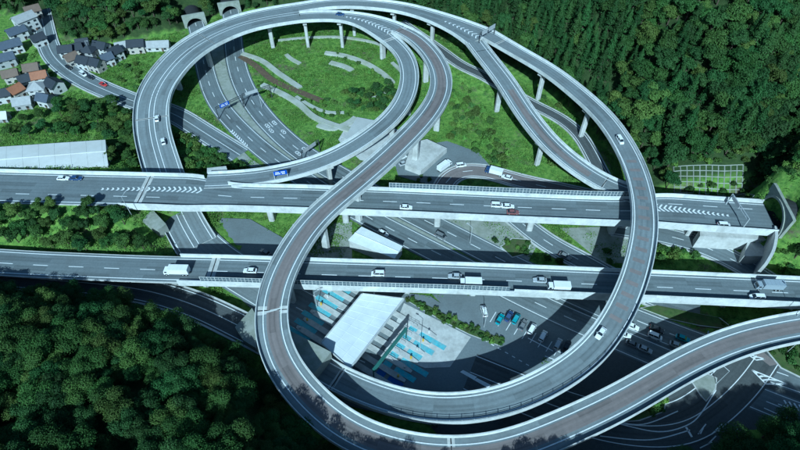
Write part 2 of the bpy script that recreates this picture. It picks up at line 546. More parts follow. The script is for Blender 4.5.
def inside(poly, pts):
    poly = np.asarray(poly)
    r = np.zeros(len(pts), bool)
    x, y = pts[:, 0], pts[:, 1]
    j = len(poly) - 1
    for i in range(len(poly)):
        xi, yi = poly[i]
        xj, yj = poly[j]
        c = ((yi > y) != (yj > y)) & (x < (xj - xi) * (y - yi) / (yj - yi + 1e-12) + xi)
        r ^= c
        j = i
    return r


def dist_poly(poly, pts, closed=True):
    poly = np.asarray(poly, float)
    best = np.full(len(pts), 1e9)
    n = len(poly)
    for i in range(n if closed else n - 1):
        a, b = poly[i], poly[(i + 1) % n]
        ab = b - a
        t = np.clip(((pts - a) @ ab) / (ab @ ab + 1e-12), 0, 1)
        best = np.minimum(best, np.linalg.norm(pts - (a + t[:, None] * ab), axis=1))
    return best


def fbm(x, y, sc, seed=0):
    r = np.random.default_rng(seed)
    o = np.zeros_like(x)
    a = 1.0
    for k in range(5):
        for _ in range(3):
            th, ph = r.uniform(0, 6.28, 2)
            o += a * np.sin((x * math.cos(th) + y * math.sin(th)) / sc * 6.28 * r.uniform(.7, 1.3) + ph)
        a *= .5
        sc *= .5
    return o / 4


foot = [P(*q)[:2] for q in [(0, 14), (38, 20), (60, 40), (100, 47), (150, 39), (182, 31), (205, 24), (222, 14), (250, 12), (300, 8), (360, 14), (420, 32), (470, 50), (520, 76), (565, 108), (604, 146), (636, 176), (655, 198), (690, 212), (764, 218), (800, 205)]]
NORTH = [(-430, 255)] + [(-300, 262)] + [tuple(p) for p in foot] + [(190, 165), (430, 140), (430, 530), (-430, 530)]
EAST = [tuple(P(*q, 8)[:2] - np.array([9.5, 0])) for q in [(770, 190), (774, 212), (777, 232), (775, 258), (800, 264), (860, 270), (1100, 275), (1100, 150), (850, 160)]]
SOUTH = [tuple(P(*q)[:2]) for q in [(-500, 268), (-60, 282), (20, 288), (70, 296), (120, 306), (175, 326), (215, 342), (243, 360), (266, 385), (292, 414), (326, 446)]] + [tuple(P(*q)[:2]) for q in [(360, 478), (450, 500), (560, 490), (680, 466), (735, 440), (770, 424), (830, 415), (1000, 405), (1300, 400)]] + [(430, -170), (-430, -170)]
# the way the hills fade in behind the tunnels
H0 = .25 * fbm(PT[:, 0], PT[:, 1], 45, 3)
dN = np.where(inside(NORTH, PT), dist_poly(NORTH, PT), 0)
dE = np.where(inside(EAST, PT), dist_poly(EAST, PT), 0)
dS = np.where(inside(SOUTH, PT), dist_poly(SOUTH, PT), 0)
rough = fbm(PT[:, 0], PT[:, 1], 90, 5)
hN = .62 * dN + rough * np.minimum(dN * .22, 14)
hE = np.minimum(dE * 5, 21) + .5 * np.minimum(dE, 40) + rough * np.minimum(dE * .1, 3)
kS = np.clip((PT[:, 0] + 60) / 30, 0, 1)
hS = np.minimum(dS * .9, 9 + 4 * kS) + (.34 + .16 * kS) * np.minimum(dS, 90) + .2 * np.maximum(dS - 90, 0) + rough * np.minimum(dS * .15, 6)
HT = np.maximum.reduce([H0, hN, hE, hS]) - .25


def near_curve(cv):
    """distance and height of the nearest centre line sample for every terrain point in reach"""
    lo, hi = cv.p[:, :2].min(0) - 40, cv.p[:, :2].max(0) + 40
    sel = np.where((PT[:, 0] > lo[0]) & (PT[:, 0] < hi[0]) & (PT[:, 1] > lo[1]) & (PT[:, 1] < hi[1]))[0]
    dd = np.full(len(sel), 1e9)
    zz = np.zeros(len(sel))
    ww = np.zeros(len(sel))
    for i in range(len(cv.p)):
        q = np.hypot(PT[sel, 0] - cv.p[i, 0], PT[sel, 1] - cv.p[i, 1])
        k = q < dd
        dd[k], zz[k], ww[k] = q[k], cv.p[i, 2], cv.hw[i]
    return sel, dd, zz, ww


def fill(cv, slope=.55):
    sel, dd, zz, ww = near_curve(cv)
    HT[sel] = np.maximum(HT[sel], zz - .35 - slope * np.maximum(0, dd - ww - 1.5))


def cut(cv, clear, slope=1.0, margin=3.5):
    sel, dd, zz, ww = near_curve(cv)
    HT[sel] = np.minimum(HT[sel], zz - clear + slope * np.maximum(0, dd - ww - margin))


uh_left = UH.sub(0, UH.near(128, 190))
lh_left = LH.sub(0, LH.near(186, 269))
for c in (uh_left, lh_left, LR, R7, R0, DR): fill(c)
t_end1, t_end2 = R1.near(196, 26), R2.near(231, 13)
for c in (R1.sub(max(t_end1 - 7, 0), len(R1.p) - 1), R2.sub(max(t_end2 - 7, 0), len(R2.p) - 1), R0, DR, LR, R6, R4, J1): cut(c, .3, .8)
cut(R5, .3, 2.6, 3)
cut(R7, .3, .9)
cut(uh_left, .35, .8)
cut(lh_left, .35, .8)
i_uh = UH.near(768, 217)
for c in (UH.sub(UH.near(130, 190), UH.near(690, 213)), LH.sub(LH.near(188, 269), len(LH.p) - 1), WD.sub(WD.near(163, 170), len(WD.p) - 1), OD, ID, IL, BB, BL, BR): cut(c, 3.2, 1.3, 2.5)
cut(UH.sub(UH.near(688, 213), UH.near(759, 216)), 3.2, 6.0, .6)
HT = HT.reshape(XX.shape)
WOOD = (((dN > 2) & ~((PT[:, 0] > 85) & (PT[:, 0] < 150) & (PT[:, 1] < 150))) | (dS > 1.5)).reshape(XX.shape)


def ground_z(x, y):
    fx, fy = (x - GX[0]) / 2.5, (y - GY[0]) / 2.5
    i, j = int(np.clip(fx, 0, len(GX) - 2)), int(np.clip(fy, 0, len(GY) - 2))
    a, b = fx - i, fy - j
    return float(HT[j, i] * (1 - a) * (1 - b) + HT[j, i + 1] * a * (1 - b) + HT[j + 1, i] * (1 - a) * b + HT[j + 1, i + 1] * a * b)


nx_, ny_ = len(GX), len(GY)
verts = np.stack([XX.ravel(), YY.ravel(), HT.ravel()], 1)
ii, jj = np.meshgrid(np.arange(nx_ - 1), np.arange(ny_ - 1))
a = (jj * nx_ + ii).ravel()
faces = np.stack([a, a + 1, a + 1 + nx_, a + nx_], 1)
me = bpy.data.meshes.new('terrain')
me.from_pydata(verts.tolist(), [], faces.tolist())
me.materials.append(M['ground'])
me.polygons.foreach_set('use_smooth', [True] * len(me.polygons))
at_ = me.attributes.new('wood', 'FLOAT', 'POINT')
at_.data.foreach_set('value', WOOD.ravel().astype(np.float32))
tag(link('terrain', me), kind='structure')
# the land beyond, out to the horizon
me = bpy.data.meshes.new('far_ground')
me.from_pydata([(-3000, -3000, -6), (3000, -3000, -6), (3000, 3000, -6), (-3000, 3000, -6)], [], [(0, 1, 2, 3)])
me.materials.append(M['ground'])
tag(link('far_ground', me), kind='structure')


# ------------------------------------------------------------------ paved areas
def pave(name, pts, z, m, raise_=0):
    poly = ccw([tuple(P(x, y, z)[:2]) for x, y in pts])
    mb = MB()
    if raise_: mb.prism(poly, z, z + raise_)
    else: mb.add([(p[0], p[1], z) for p in poly], [tuple(range(len(poly)))])
    return tag(mb.build(name, m), kind='structure')


pave('toll_forecourt', [(205, 240), (222, 218), (250, 219), (292, 243), (325, 262), (352, 286), (430, 296), (480, 330), (560, 368), (530, 400), (430, 425), (345, 405), (300, 345), (262, 318), (225, 285)], .05, M['asphalt'])
pave('parking_area', [(432, 294), (520, 292), (600, 322), (598, 352), (560, 366), (500, 344), (470, 334)], .06, M['asphalt'])
pave('junction_pavement', [(430, 426), (535, 398), (566, 368), (600, 352), (640, 345), (800, 318), (960, 360), (960, 420), (760, 440), (690, 470), (560, 478), (460, 460)], .07, M['asphalt_dark'])
pave('toll_apron', [(404, 303), (471, 337), (450, 367), (425, 368), (384, 352)], .135, M['concrete'])
pave('depot_yard', [(392, 150), (447, 141), (478, 152), (492, 168), (452, 176), (440, 188), (398, 176)], .085, M['asphalt'])
pave('pier_apron', [(292, 224), (318, 224), (352, 222), (352, 262), (322, 262), (300, 246)], .055, M['old_concrete'])
pave('verge_paving', [(428, 214), (505, 214), (540, 240), (528, 262), (500, 262)], .045, M['old_concrete'])
pave('verge_paving', [(560, 228), (634, 226), (640, 262), (604, 264)], .045, M['old_concrete'])
pave('verge_paving', [(655, 224), (702, 232), (690, 240), (655, 232)], .045, M['old_concrete'])
pave('verge_paving', [(225, 132), (250, 158), (262, 166), (246, 168), (236, 156)], .045, M['old_concrete'])
pave('works_yard', [(352, 117), (385, 124), (420, 140), (405, 168), (360, 160), (338, 140)], .075, M['concrete'])


# ------------------------------------------------------------------ roads at grade
def grade_road(name, cv, m, lines=True, centre='dash', kerb=True, h=.0, i0=0, i1=None, extra=None):
    r = MB()
    i1_ = len(cv.p) - 1 if i1 is None else i1
    sweep(r, cv, lambda w: [(w, h), (-w, h), (-w, h - .25), (w, h - .25)][::-1], True, i0, i1_)
    o = tag(r.build(name, m), kind='structure')
    if lines:
        l = MB()
        for sd_ in (-1, 1):
            ribbon(l, cv, (lambda w: sd_ * (w - .75) - .13), (lambda w: sd_ * (w - .75) + .13), h + .008, i0, i1_)
        l.build('edge_line', M['paint'], o)
    if centre == 'dash':
        l = MB()
        dashes(l, cv, 0, 4, 6, h + .008, cv.s[i0] + 2, cv.s[i1_] - 2, .26)
        each(l, 'lane_dash', M['paint'], o)
    elif centre == 'solid':
        l = MB()
        ribbon(l, cv, -.12, .12, h + .008, i0, i1_)
        l.build('lane_line', M['paint'], o)
    if kerb:
        for sd_ in (-1, 1):
            k = MB()
            sweep(k, cv, lambda w: [(sd_ * (w + .3) - .3, h + .14), (sd_ * (w + .3) + .3, h + .14), (sd_ * (w + .3) + .3, h - .3), (sd_ * (w + .3) - .3, h - .3)][::-1], True, i0, i1_)
            k.build('kerb', M['concrete'], o)
    return o


road1 = grade_road('expressway_road', R1, M['asphalt'], kerb=False, i0=t_end1 - 8)
road2 = grade_road('expressway_road', R2, M['asphalt'], kerb=False, i0=t_end2 - 8)
road0 = grade_road('town_road', R0, M['asphalt'], centre='solid', h=.01)
roadD = grade_road('toll_road', DR, M['asphalt_ramp'], kerb=False)
roadL = grade_road('hillside_road', LR, M['asphalt_dark'], centre='solid')
road6 = grade_road('service_road', R6, M['red_asphalt'], h=.012)
road7 = grade_road('back_road', R7, M['asphalt_dark'], centre=None)
road4 = grade_road('side_road', R4, M['asphalt'], centre='dash')
road5 = grade_road('side_road', R5, M['asphalt'], centre='dash')
roadJ = grade_road('junction_road', J1, M['asphalt_dark'], centre='solid', kerb=False)


def median(name, ca, cb, pa, pb, m, h=.5):
    """low concrete strip between two roads"""
    ia0, ia1 = ca.near(*pa[0]), ca.near(*pa[1])
    mb = MB()
    A, B = [], []
    for i in range(ia0, ia1 + 1):
        q = ca.p[i, :2]
        j = int(np.argmin(np.hypot(*(cb.p[:, :2] - q).T)))
        dirv = cb.p[j, :2] - q
        L = np.linalg.norm(dirv)
        u = dirv / L
        if L - ca.hw[i] - cb.hw[j] < .8: continue
        A.append(q + u * (ca.hw[i] + .15))
        B.append(cb.p[j, :2] - u * (cb.hw[j] + .15))
    n = len(A)
    vs_ = [(p[0], p[1], h) for p in A] + [(p[0], p[1], h) for p in B] + [(p[0], p[1], -.6) for p in A] + [(p[0], p[1], -.6) for p in B]
    fs = []
    for i in range(n - 1):
        fs += [(i, i + n, i + n + 1, i + 1), (i, i + 1, i + 1 + 2 * n, i + 2 * n), (i + n, i + n + 2 * n, i + n + 1 + 2 * n, i + n + 1)]
    mb.add(vs_, fs)
    return tag(mb.build(name, m), kind='structure')


median('median_strip', R1, R2, ((200, 45), (470, 270)), None, M['old_concrete'], .35)


# painted characters and arrows on the expressway (blocks of white strokes)
def road_paint(name, parent, cv, s, off, strokes, h=.012, m='paint'):
    mb = MB()
    for (a0, a1, o0, o1) in strokes:
        mb.add([cv.at(s + a0, off + o0, h), cv.at(s + a1, off + o0, h), cv.at(s + a1, off + o1, h), cv.at(s + a0, off + o1, h)], [(0, 1, 2, 3)])
    return mb.build(name, M[m], parent)


def glyph(seed):
    r = random.Random(seed)
    st = []
    for k in range(3): st.append((k * 1.4, k * 1.4 + .45, -.9, .9 - .5 * r.random()))
    for k in range(2): st.append((0, 3.3, -.8 + k * 1.2, -.5 + k * 1.2))
    return st


for (px, py, off, sd_) in ((268, 122, -1.6, 1), (264, 126, 1.9, 2), (274, 128, -1.8, 3), (272, 133, 2, 4), (300, 150, -1.6, 5), (296, 152, 2, 6)):
    road_paint('road_marking', road2, R2, R2.s[R2.near(px, py)], off, glyph(sd_))


def chevrons(parent, pts_a, pts_b, n, z, w=.55, lean=2.5, name='chevron_marking'):
    """zebra chevrons in the wedge between two border lines given as surveyed points"""
    A0, A1 = P(*pts_a[0], z), P(*pts_a[1], z)
    B0, B1 = P(*pts_b[0], z), P(*pts_b[1], z)
    mb = MB()
    ax = (A1 + B1) / 2 - (A0 + B0) / 2
    ax = ax / np.linalg.norm(ax)
    for k in range(n):
        t = (k + .5) / n
        a, b = A0 + (A1 - A0) * t, B0 + (B1 - B0) * t
        c = (a + b) / 2 + ax * lean * .5
        ww = ax * w
        mb.add([a - ww, c - ww, c + ww, a + ww], [(0, 1, 2, 3)])
        mb.add([c - ww, b - ww, b + ww, c + ww], [(0, 1, 2, 3)])
    for i, f in enumerate(mb.f):
        p, q, r_ = [np.array(mb.v[j]) for j in f[:3]]
        if np.cross(q - p, r_ - p)[2] < 0: mb.f[i] = f[::-1]
    each(mb, name, M['paint'], parent, None, 2)


chevrons(road1, ((232, 129), (248, 145)), ((229, 131), (247, 147)), 9, .125, .35, 1.2)


# ------------------------------------------------------------------ viaducts
def viaduct(name, label, cv, left=1.1, right=1.1, surface='asphalt_ramp', zo=0.0, lines=True, i0=0, i1=None, red=None, depth=2.0, cut_l=None, cut_r=None, group='viaducts and ramps of the interchange', inset=.9, skirt=.5):
    root = empty(name, tuple(cv.p[i0][:2]) + (0.0,))
    inv = Matrix.Translation(root.location).inverted()
    i1_ = len(cv.p) - 1 if i1 is None else i1

    def part(mb, nm, m, par=root):
        o = mb.build(nm, m, par)
        o.matrix_parent_inverse = inv if par is root else Matrix.Identity(4)
        return o
    s = MB()
    sweep(s, cv, lambda w: [(w - .05, zo), (-w + .05, zo), (-w + .05, zo - .4), (-w * .62, zo - .75), (-w * .5, zo - depth), (w * .5, zo - depth), (w * .62, zo - .75), (w - .05, zo - .4)][::-1], True, i0, i1_)
    deck = part(s, 'deck', M['concrete'])
    r = MB()
    ribbon(r, cv, lambda w: -w + .42, lambda w: w - .42, zo + .03, i0, i1_)
    part(r, 'roadway', M[surface])
    for sg, h, cc in ((1, left, cut_l), (-1, right, cut_r)):
        if not h: continue
        for a_, b_ in (cc or [(i0, i1_)]):
            pr = [(-.42, 0.0), (-.25, .35), (-.22, h), (.02, h), (.05, -skirt), (-.12, -skirt)]
            for q in range(a_, b_, 5):
                e = min(q + 5, b_)
                p = MB()
                if sg > 0: sweep(p, cv, lambda w: [(w + x, zo + y) for x, y in pr], True, q, e)
                else: sweep(p, cv, lambda w: [(-w - x, zo + y) for x, y in pr][::-1], True, q, e)
                part(p, 'parapet_panel', M['parapet'])
    if lines:
        l = MB()
        for sd_ in (-1, 1):
            ribbon(l, cv, (lambda w: sd_ * (w - inset - .55) - .15), (lambda w: sd_ * (w - inset - .55) + .15), zo + .05, i0, i1_)
        part(l, 'edge_line', M['paint'])
    if red:
        l = MB()
        ribbon(l, cv, red[0], red[1], zo + .042, red[2], red[3])
        part(l, 'coloured_lane', M['red_asphalt'])
    tag(root, label, 'viaduct', group)
    root['zo'] = zo
    return root, part


def joint(part, cv, px, py, w=.35, zo=0.0, wide=1.4):
    """expansion joint: pale concrete band with a dark gap"""
    i = cv.near(px, py)
    s = cv.s[i]
    hw = cv.hw[i] - .45
    for nm, m, a, b, h in (('joint_band', 'concrete', -wide, wide, .054), ('expansion_joint', 'joint', -w / 2, w / 2, .062)):
        mb = MB()
        mb.add([cv.at(s + a, hw, zo + h), cv.at(s + a, -hw, zo + h), cv.at(s + b, -hw, zo + h), cv.at(s + b, hw, zo + h)], [(0, 1, 2, 3)])
        part(mb, nm, M[m])


def pier(part, cv, px=None, py=None, s=None, w=2.2, t=1.6, depth=2.0, off=0.0, head=True, m='concrete'):
    if s is None: s = cv.s[cv.near(px, py)]
    c = cv.at(s, off)
    a = cv.heading(s)
    g = min(ground_z(c[0], c[1]), 0.0 if ground_z(c[0], c[1]) < 1 else 99) - .8
    top = c[2] - depth - .03
    hw = float(np.interp(s, cv.s, cv.hw))
    if head:
        mb = MB()
        hh = 1.3
        ca, sa = math.cos(a), math.sin(a)
        prof = [(-hw * .72, top), (hw * .72, top), (hw * .72, top - .5), (w / 2 + .1, top - hh), (-w / 2 - .1, top - hh), (-hw * .72, top - .5)]
        vs_ = []
        for e in (-1, 1):
            for o, z in prof:
                vs_.append((c[0] - sa * o + ca * e * (t / 2 + .15), c[1] + ca * o + sa * e * (t / 2 + .15), z))
        n = len(prof)
        fs = [tuple(range(n)), tuple(range(2 * n - 1, n - 1, -1))] + [(k, k + n, (k + 1) % n + n, (k + 1) % n) for k in range(n)]
        mb.add(vs_, fs)
        part(mb, 'pier_cap', M[m])
        top -= hh
    if top - g < .5: return
    mb = MB()
    # column with chamfered corners
    q = .35
    ring = [(-t / 2 + q, -w / 2), (t / 2 - q, -w / 2), (t / 2, -w / 2 + q), (t / 2, w / 2 - q), (t / 2 - q, w / 2), (-t / 2 + q, w / 2), (-t / 2, w / 2 - q), (-t / 2, -w / 2 + q)]
    ca, sa = math.cos(a), math.sin(a)
    poly = [(c[0] + x * ca - y * sa, c[1] + x * sa + y * ca) for x, y in ring]
    mb.prism(poly, g, top + .01)
    part(mb, 'pier', M[m])


def gore_chevrons(root, cv, s0, s1, off0, off1, wid0, wid1, n, zo, direction=1):
    mb = MB()
    for k in range(n):
        t = (k + .5) / n
        s = s0 + (s1 - s0) * t
        o = off0 + (off1 - off0) * t
        w = wid0 + (wid1 - wid0) * t
        for sg in (-1, 1):
            e = direction * w * .8
            q = [cv.at(s - .35, o, zo + .055), cv.at(s + .35, o, zo + .055), cv.at(s + .35 - e, o + sg * w, zo + .055), cv.at(s - .35 - e, o + sg * w, zo + .055)]
            if sg < 0: q = q[::-1]
            mb.add(q, [(0, 1, 2, 3)])
    each(mb, 'chevron_marking', M['paint'], root, Matrix.Translation(root.location).inverted(), 2)


# --- upper expressway
i_l, i_r = UH.near(205, 193), UH.near(648, 211)
uh, uh_p = viaduct('expressway_viaduct', 'upper straight expressway deck crossing the picture below the round loop', UH, left=1.6, right=1.5, surface='asphalt', cut_l=[(0, UH.near(200, 192)), (UH.near(222, 197), UH.near(640, 211)), (UH.near(660, 211), i_uh)], cut_r=[(UH.near(126, 191), i_uh)], i1=i_uh, depth=2.6, inset=.7, skirt=1.7)
for px, py in ((345, 200), (537, 208), (440, 204), (265, 198), (160, 191), (620, 211), (700, 213), (745, 216)):
    pier(uh_p, UH, px, py, w=3.4, t=2.2, depth=2.6)
joint(uh_p, UH, 143, 191)
l = MB()
dashes(l, UH, 0, 5, 7, .05, UH.s[UH.near(215, 196)], UH.s[UH.near(640, 211)], .25)
dashes(l, UH, -3.2, 5, 7, .05, 0, UH.s[UH.near(190, 192)], .25)
dashes(l, UH, 3.4, 5, 7, .05, UH.s[UH.near(668, 211)], UH.s[i_uh], .25)
each(l, 'lane_dash', M['paint'], uh, Matrix.Translation(uh.location).inverted())
s_a, s_b = UH.s[UH.near(100, 190)], UH.s[UH.near(204, 194)]
gore_chevrons(uh, UH, s_a, s_b, .2, 1.4, .5, 1.6, 20, .0, 1)
s_a, s_b = UH.s[UH.near(652, 211)], UH.s[UH.near(730, 215)]
gore_chevrons(uh, UH, s_a, s_b, 1.5, -.6, 1.8, .4, 16, .0, -1)

# --- lower expressway
lh, lh_p = viaduct('expressway_viaduct', 'lower straight expressway deck carrying lorries across the middle of the picture', LH, left=1.5, right=1.3, surface='asphalt', depth=2.4, inset=.7, skirt=1.4, cut_r=[(LH.near(184, 270), len(LH.p) - 1)], cut_l=[(LH.near(178, 270), len(LH.p) - 1)])
for px, py in ((200, 270), (262, 272), (330, 274), (408, 276), (478, 278.5), (560, 282), (650, 286), (735, 290), (820, 294)):
    pier(lh_p, LH, px, py, w=3.2, t=2.0, depth=2.4)
joint(lh_p, LH, 213, 270)
l = MB()
dashes(l, LH, -.4, 5, 7, .05, 0, None, .25)
each(l, 'lane_dash', M['paint'], lh, Matrix.Translation(lh.location).inverted())

# --- loop and ramps
wd, wd_p = viaduct('ramp_viaduct', 'wide grey ramp deck curving up the left side of the round loop', WD, zo=.004, depth=2.0)
l = MB()
for o in (-.9, 1.1): ribbon(l, WD, (lambda w: o - .14), (lambda w: o + .14), .055)
wd_p(l, 'lane_line', M['paint'])
for px, py in ((207, 41), (172, 68), (269, 19), (152, 110)): pier(wd_p, WD, px, py, w=3.0, t=1.9)
joint(wd_p, WD, 207, 40, wide=.3)
joint(wd_p, WD, 152, 117, wide=.4)

od, od_p = viaduct('ramp_viaduct', 'outermost high ramp deck across the top of the loop', OD, zo=.008, cut_l=[(0, len(OD.p) - 1)])
for px, py in ((354, 4), (432, 17), (395, 7)): pier(od_p, OD, px, py)
i0 = OD.near(445, 21)
gore_chevrons(od, OD, OD.s[i0], OD.s[-1] - 2, 0, 0, .5, 2.0, 9, .008, -1)

idd, id_p = viaduct('ramp_viaduct', 'short widening deck at the top of the loop where two ramps part', ID, zo=.012)
for px, py in ((303, 17.5), (341, 17)): pier(id_p, ID, px, py)
pier(id_p, ID, 381, 27.5, w=3.2)
gore_chevrons(idd, ID, ID.s[ID.near(346, 17.5)], ID.s[-1] - 1, .6, 0, .4, 2.2, 13, .012, -1)

il, il_p = viaduct('ramp_viaduct', 'inner loop deck closing the round loop and joining the upper expressway', IL, zo=.016, cut_r=[(0, len(IL.p) - 1)], cut_l=[(0, IL.near(232, 180))])
for px, py in ((409, 85), (393, 117), (330, 159)): pier(il_p, IL, px, py)
joint(il_p, IL, 389, 39, wide=1.0)

bb, bb_p = viaduct('ramp_viaduct', 'long ramp with a reddish lane sweeping over both expressways to the lower right', BB, zo=.02, red=(-1.6, 2.0, 0, len(BB.p) - 1), inset=1.6)
for px, py in ((427, 49), (440, 97), (416, 130), (358, 183), (322, 214), (283, 268), (276, 352), (335, 421), (450, 456), (560, 430), (655, 380), (730, 344), (815, 325)):
    pier(bb_p, BB, px, py, w=2.6, t=1.9)
joint(bb_p, BB, 272, 308, wide=1.3)
joint(bb_p, BB, 452, 456, wide=1.0)
joint(bb_p, BB, 402, 30, wide=.9)

bl, bl_p = viaduct('ramp_viaduct', 'large outer loop deck swinging down the right side and round the bottom', BL, zo=.024, inset=.55)
for px, py in ((543, 68), (592, 106), (641, 190), (642, 250), (622, 306), (579, 364), (510, 400), (440, 410), (380, 398)):
    pier(bl_p, BL, px, py)
joint(bl_p, BL, 336, 379, wide=.8)
joint(bl_p, BL, 499, 44, wide=.7)
l = MB()
sa_, sb_ = BL.s[BL.near(632, 160)], BL.s[BL.near(612, 325)]
s = sa_
while s < sb_:
    l.add([BL.at(s, 1.8, .066), BL.at(s, -1.8, .066), BL.at(s + 1.5, -1.8, .066), BL.at(s + 1.5, 1.8, .066)], [(0, 1, 2, 3)])
    s += 4.6
each(l, 'rumble_band', M['red_asphalt'], bl, Matrix.Translation(bl.location).inverted())
# steel rail with posts on the outer edge of the loop
rail = MB()
sa_, sb_ = BL.s[BL.near(622, 306)], BL.s[BL.near(345, 383)]
k0, k1 = BL.near(622, 306), BL.near(345, 383)
for h in (1.45, 1.95): sweep(rail, BL, lambda w: [(w - .06, h), (w - .14, h), (w - .14, h - .07), (w - .06, h - .07)], True, k0, k1)
s = sa_
while s < sb_:
    c = BL.at(s, np.interp(s, BL.s, BL.hw) - .1)
    rail.box((c[0], c[1], c[2] + 1.53), (.16, .16, .9), BL.heading(s))
    s += 3
bl_p(rail, 'railing', M['steel'])

br, br_p = viaduct('ramp_viaduct', 'straighter ramp with a reddish lane slanting from the top fork to the upper expressway', BR, zo=.028, red=(-1.3, 1.5, BR.near(510, 90), len(BR.p) - 12), cut_r=[(0, len(BR.p) - 6)], inset=1.2)
for px, py in ((503, 79), (545, 138), (600, 182)): pier(br_p, BR, px, py)
joint(br_p, BR, 480, 50, wide=.7)
joint(br_p, BR, 601, 183, wide=.9)


# ------------------------------------------------------------------ noise fences on the expressways
def noise_fence(name, label, cv, side, px0, px1, py, h=2.2, base=1.25, step=2.4, solid=False):
    s0, s1 = cv.s[cv.near(px0, py)], cv.s[cv.near(px1, py)]
    root = empty(name, tuple(cv.at(s0, side * (np.interp(s0, cv.s, cv.hw) - .1))))
    loc = Vector(root.location)
    n = int((s1 - s0) / step)
    fr = MB()
    fr.box((step / 2, 0, .05), (step - .06, .1, .12))
    fr.box((step / 2, 0, h * .5), (step - .06, .1, .1))
    fr.box((step / 2, 0, h - .06), (step - .06, .1, .12))
    fr.box((step / 2, 0, h / 2), (.1, .1, h - .24))
    fr_me = fr.mesh('panel', M['parapet'])
    pn = MB().box((step / 2, 0, h / 2), (step - .1, .04, h - .2)).mesh('pane', M['fence_pane'])
    po = MB().box((0, 0, h / 2 - .1), (.16, .2, h + .3)).mesh('post', M['parapet'])
    so = MB()
    for k in range(3): so.box((step / 2, 0, h / 6 + k * h / 3), (step - .05, .12 + .02 * (k % 2), h / 3 - .03))
    so_me = so.mesh('panel', M['parapet'])
    for k in range(n):
        s = s0 + k * step
        hw = np.interp(s, cv.s, cv.hw)
        a, b = cv.at(s, side * (hw - .1), base), cv.at(s + step, side * (hw - .1), base)
        rz = math.atan2(b[1] - a[1], b[0] - a[0])
        for nm, me_ in ((('panel', so_me), ('post', po)) if solid else (('panel', fr_me), ('pane', pn), ('post', po))):
            o = link(nm, me_, root)
            o.location = Vector(a) - loc
            o.rotation_euler = (0, 0, rz)
    return tag(root, label, 'fence')


noise_fence('noise_fence', 'white framed noise fence with dark panes on near edge of lower expressway', LH, -1, 205, 512, 275, h=2.3)
noise_fence('noise_fence', 'white framed noise fence with dark panes on far edge of upper expressway', UH, 1, 388, 638, 205, h=2.4, base=1.55)
noise_fence('noise_fence', 'solid white panelled noise fence on near edge of lower expressway', LH, -1, 514, 960, 285, h=1.2, base=1.3, step=4, solid=True)

# ------------------------------------------------------------------ tunnels
def portal(name, label, pos, rz, r, wall_w, wall_h, length, cat='tunnel', wm='old_concrete'):
    """arched portal; local +X points out of the hill along the road"""
    root = empty(name, tuple(pos), rz)
    n = 14
    ca_ = math.atan2(wall_h, wall_w / 2)
    th_ = sorted([math.pi * k / n for k in range(n + 1)] + [ca_, math.pi - ca_])
    arc = [(r * math.cos(t), r * .98 * math.sin(t) + .001) for t in th_]
    arc = [(r, -.6)] + arc + [(-r, -.6)]
    out = []
    for y, z in arc:
        a = math.atan2(max(z, 0), y)
        if z <= 0: out.append((math.copysign(wall_w / 2, y), -.6)); continue
        k = min(wall_w / 2 / max(abs(math.cos(a)), 1e-6), wall_h / max(math.sin(a), 1e-6))
        out.append((k * math.cos(a), k * math.sin(a)))
    mb = MB()
    m = len(arc)
    vs_ = [(0, y, z) for y, z in arc] + [(0, y, z) for y, z in out] + [(-1, y, z) for y, z in arc] + [(-1, y, z) for y, z in out]
    fs = []
    for k in range(m - 1):
        fs += [(k, k + m, k + m + 1, k + 1), (k + m, k + 3 * m, k + 3 * m + 1, k + m + 1), (k + 2 * m, k + 2 * m + 1, k + 3 * m + 1, k + 3 * m)]
    mb.add(vs_, fs)
    mb.build('headwall', M[wm], root)
    ri = MB()
    vs_ = [(.35, y * 1.0, z) for y, z in arc] + [(.35, y * 1.13, z * 1.1) for y, z in arc] + [(0.002, y * 1.13, z * 1.1) for y, z in arc] + [(-.5, y, z) for y, z in arc]
    fs = []
    for k in range(m - 1):
        fs += [(k, k + m, k + m + 1, k + 1), (k + m, k + 2 * m, k + 2 * m + 1, k + m + 1), (k + 3 * m, k, k + 1, k + 3 * m + 1)]
    ri.add(vs_, fs)
    ri.build('arch_ring', M['old_concrete'], root)
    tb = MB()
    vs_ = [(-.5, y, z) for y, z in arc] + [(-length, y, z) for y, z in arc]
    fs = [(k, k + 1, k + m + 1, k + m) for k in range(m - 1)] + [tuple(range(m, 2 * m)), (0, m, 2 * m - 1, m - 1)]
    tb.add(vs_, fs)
    tb.build('tunnel_darkness', M['joint'], root)  # near-black tube, floor and end cap: the tunnel's darkness put into the colour
    return tag(root, label, cat)


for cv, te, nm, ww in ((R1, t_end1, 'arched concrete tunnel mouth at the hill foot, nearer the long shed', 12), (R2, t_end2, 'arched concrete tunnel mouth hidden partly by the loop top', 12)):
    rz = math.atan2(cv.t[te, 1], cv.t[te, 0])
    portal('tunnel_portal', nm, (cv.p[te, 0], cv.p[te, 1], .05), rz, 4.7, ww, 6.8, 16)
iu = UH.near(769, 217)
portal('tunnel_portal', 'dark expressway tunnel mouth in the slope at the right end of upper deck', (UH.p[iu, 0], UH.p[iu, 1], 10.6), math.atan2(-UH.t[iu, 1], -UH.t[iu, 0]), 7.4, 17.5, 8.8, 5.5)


# ------------------------------------------------------------------ walls, slopes, blocks
def wall_line(name, label, pts, z0, z1, w, m, cat='wall', smooth=2):
    cv = Curve([(x, y, z1) for x, y in pts], hw=w / 2, step=2, smooth=smooth)
    mb = MB()
    sweep(mb, cv, lambda k: [(k, 0), (-k, 0), (-k, z0 - z1), (k, z0 - z1)][::-1])
    return tag(mb.build(name, M[m]), label, cat)


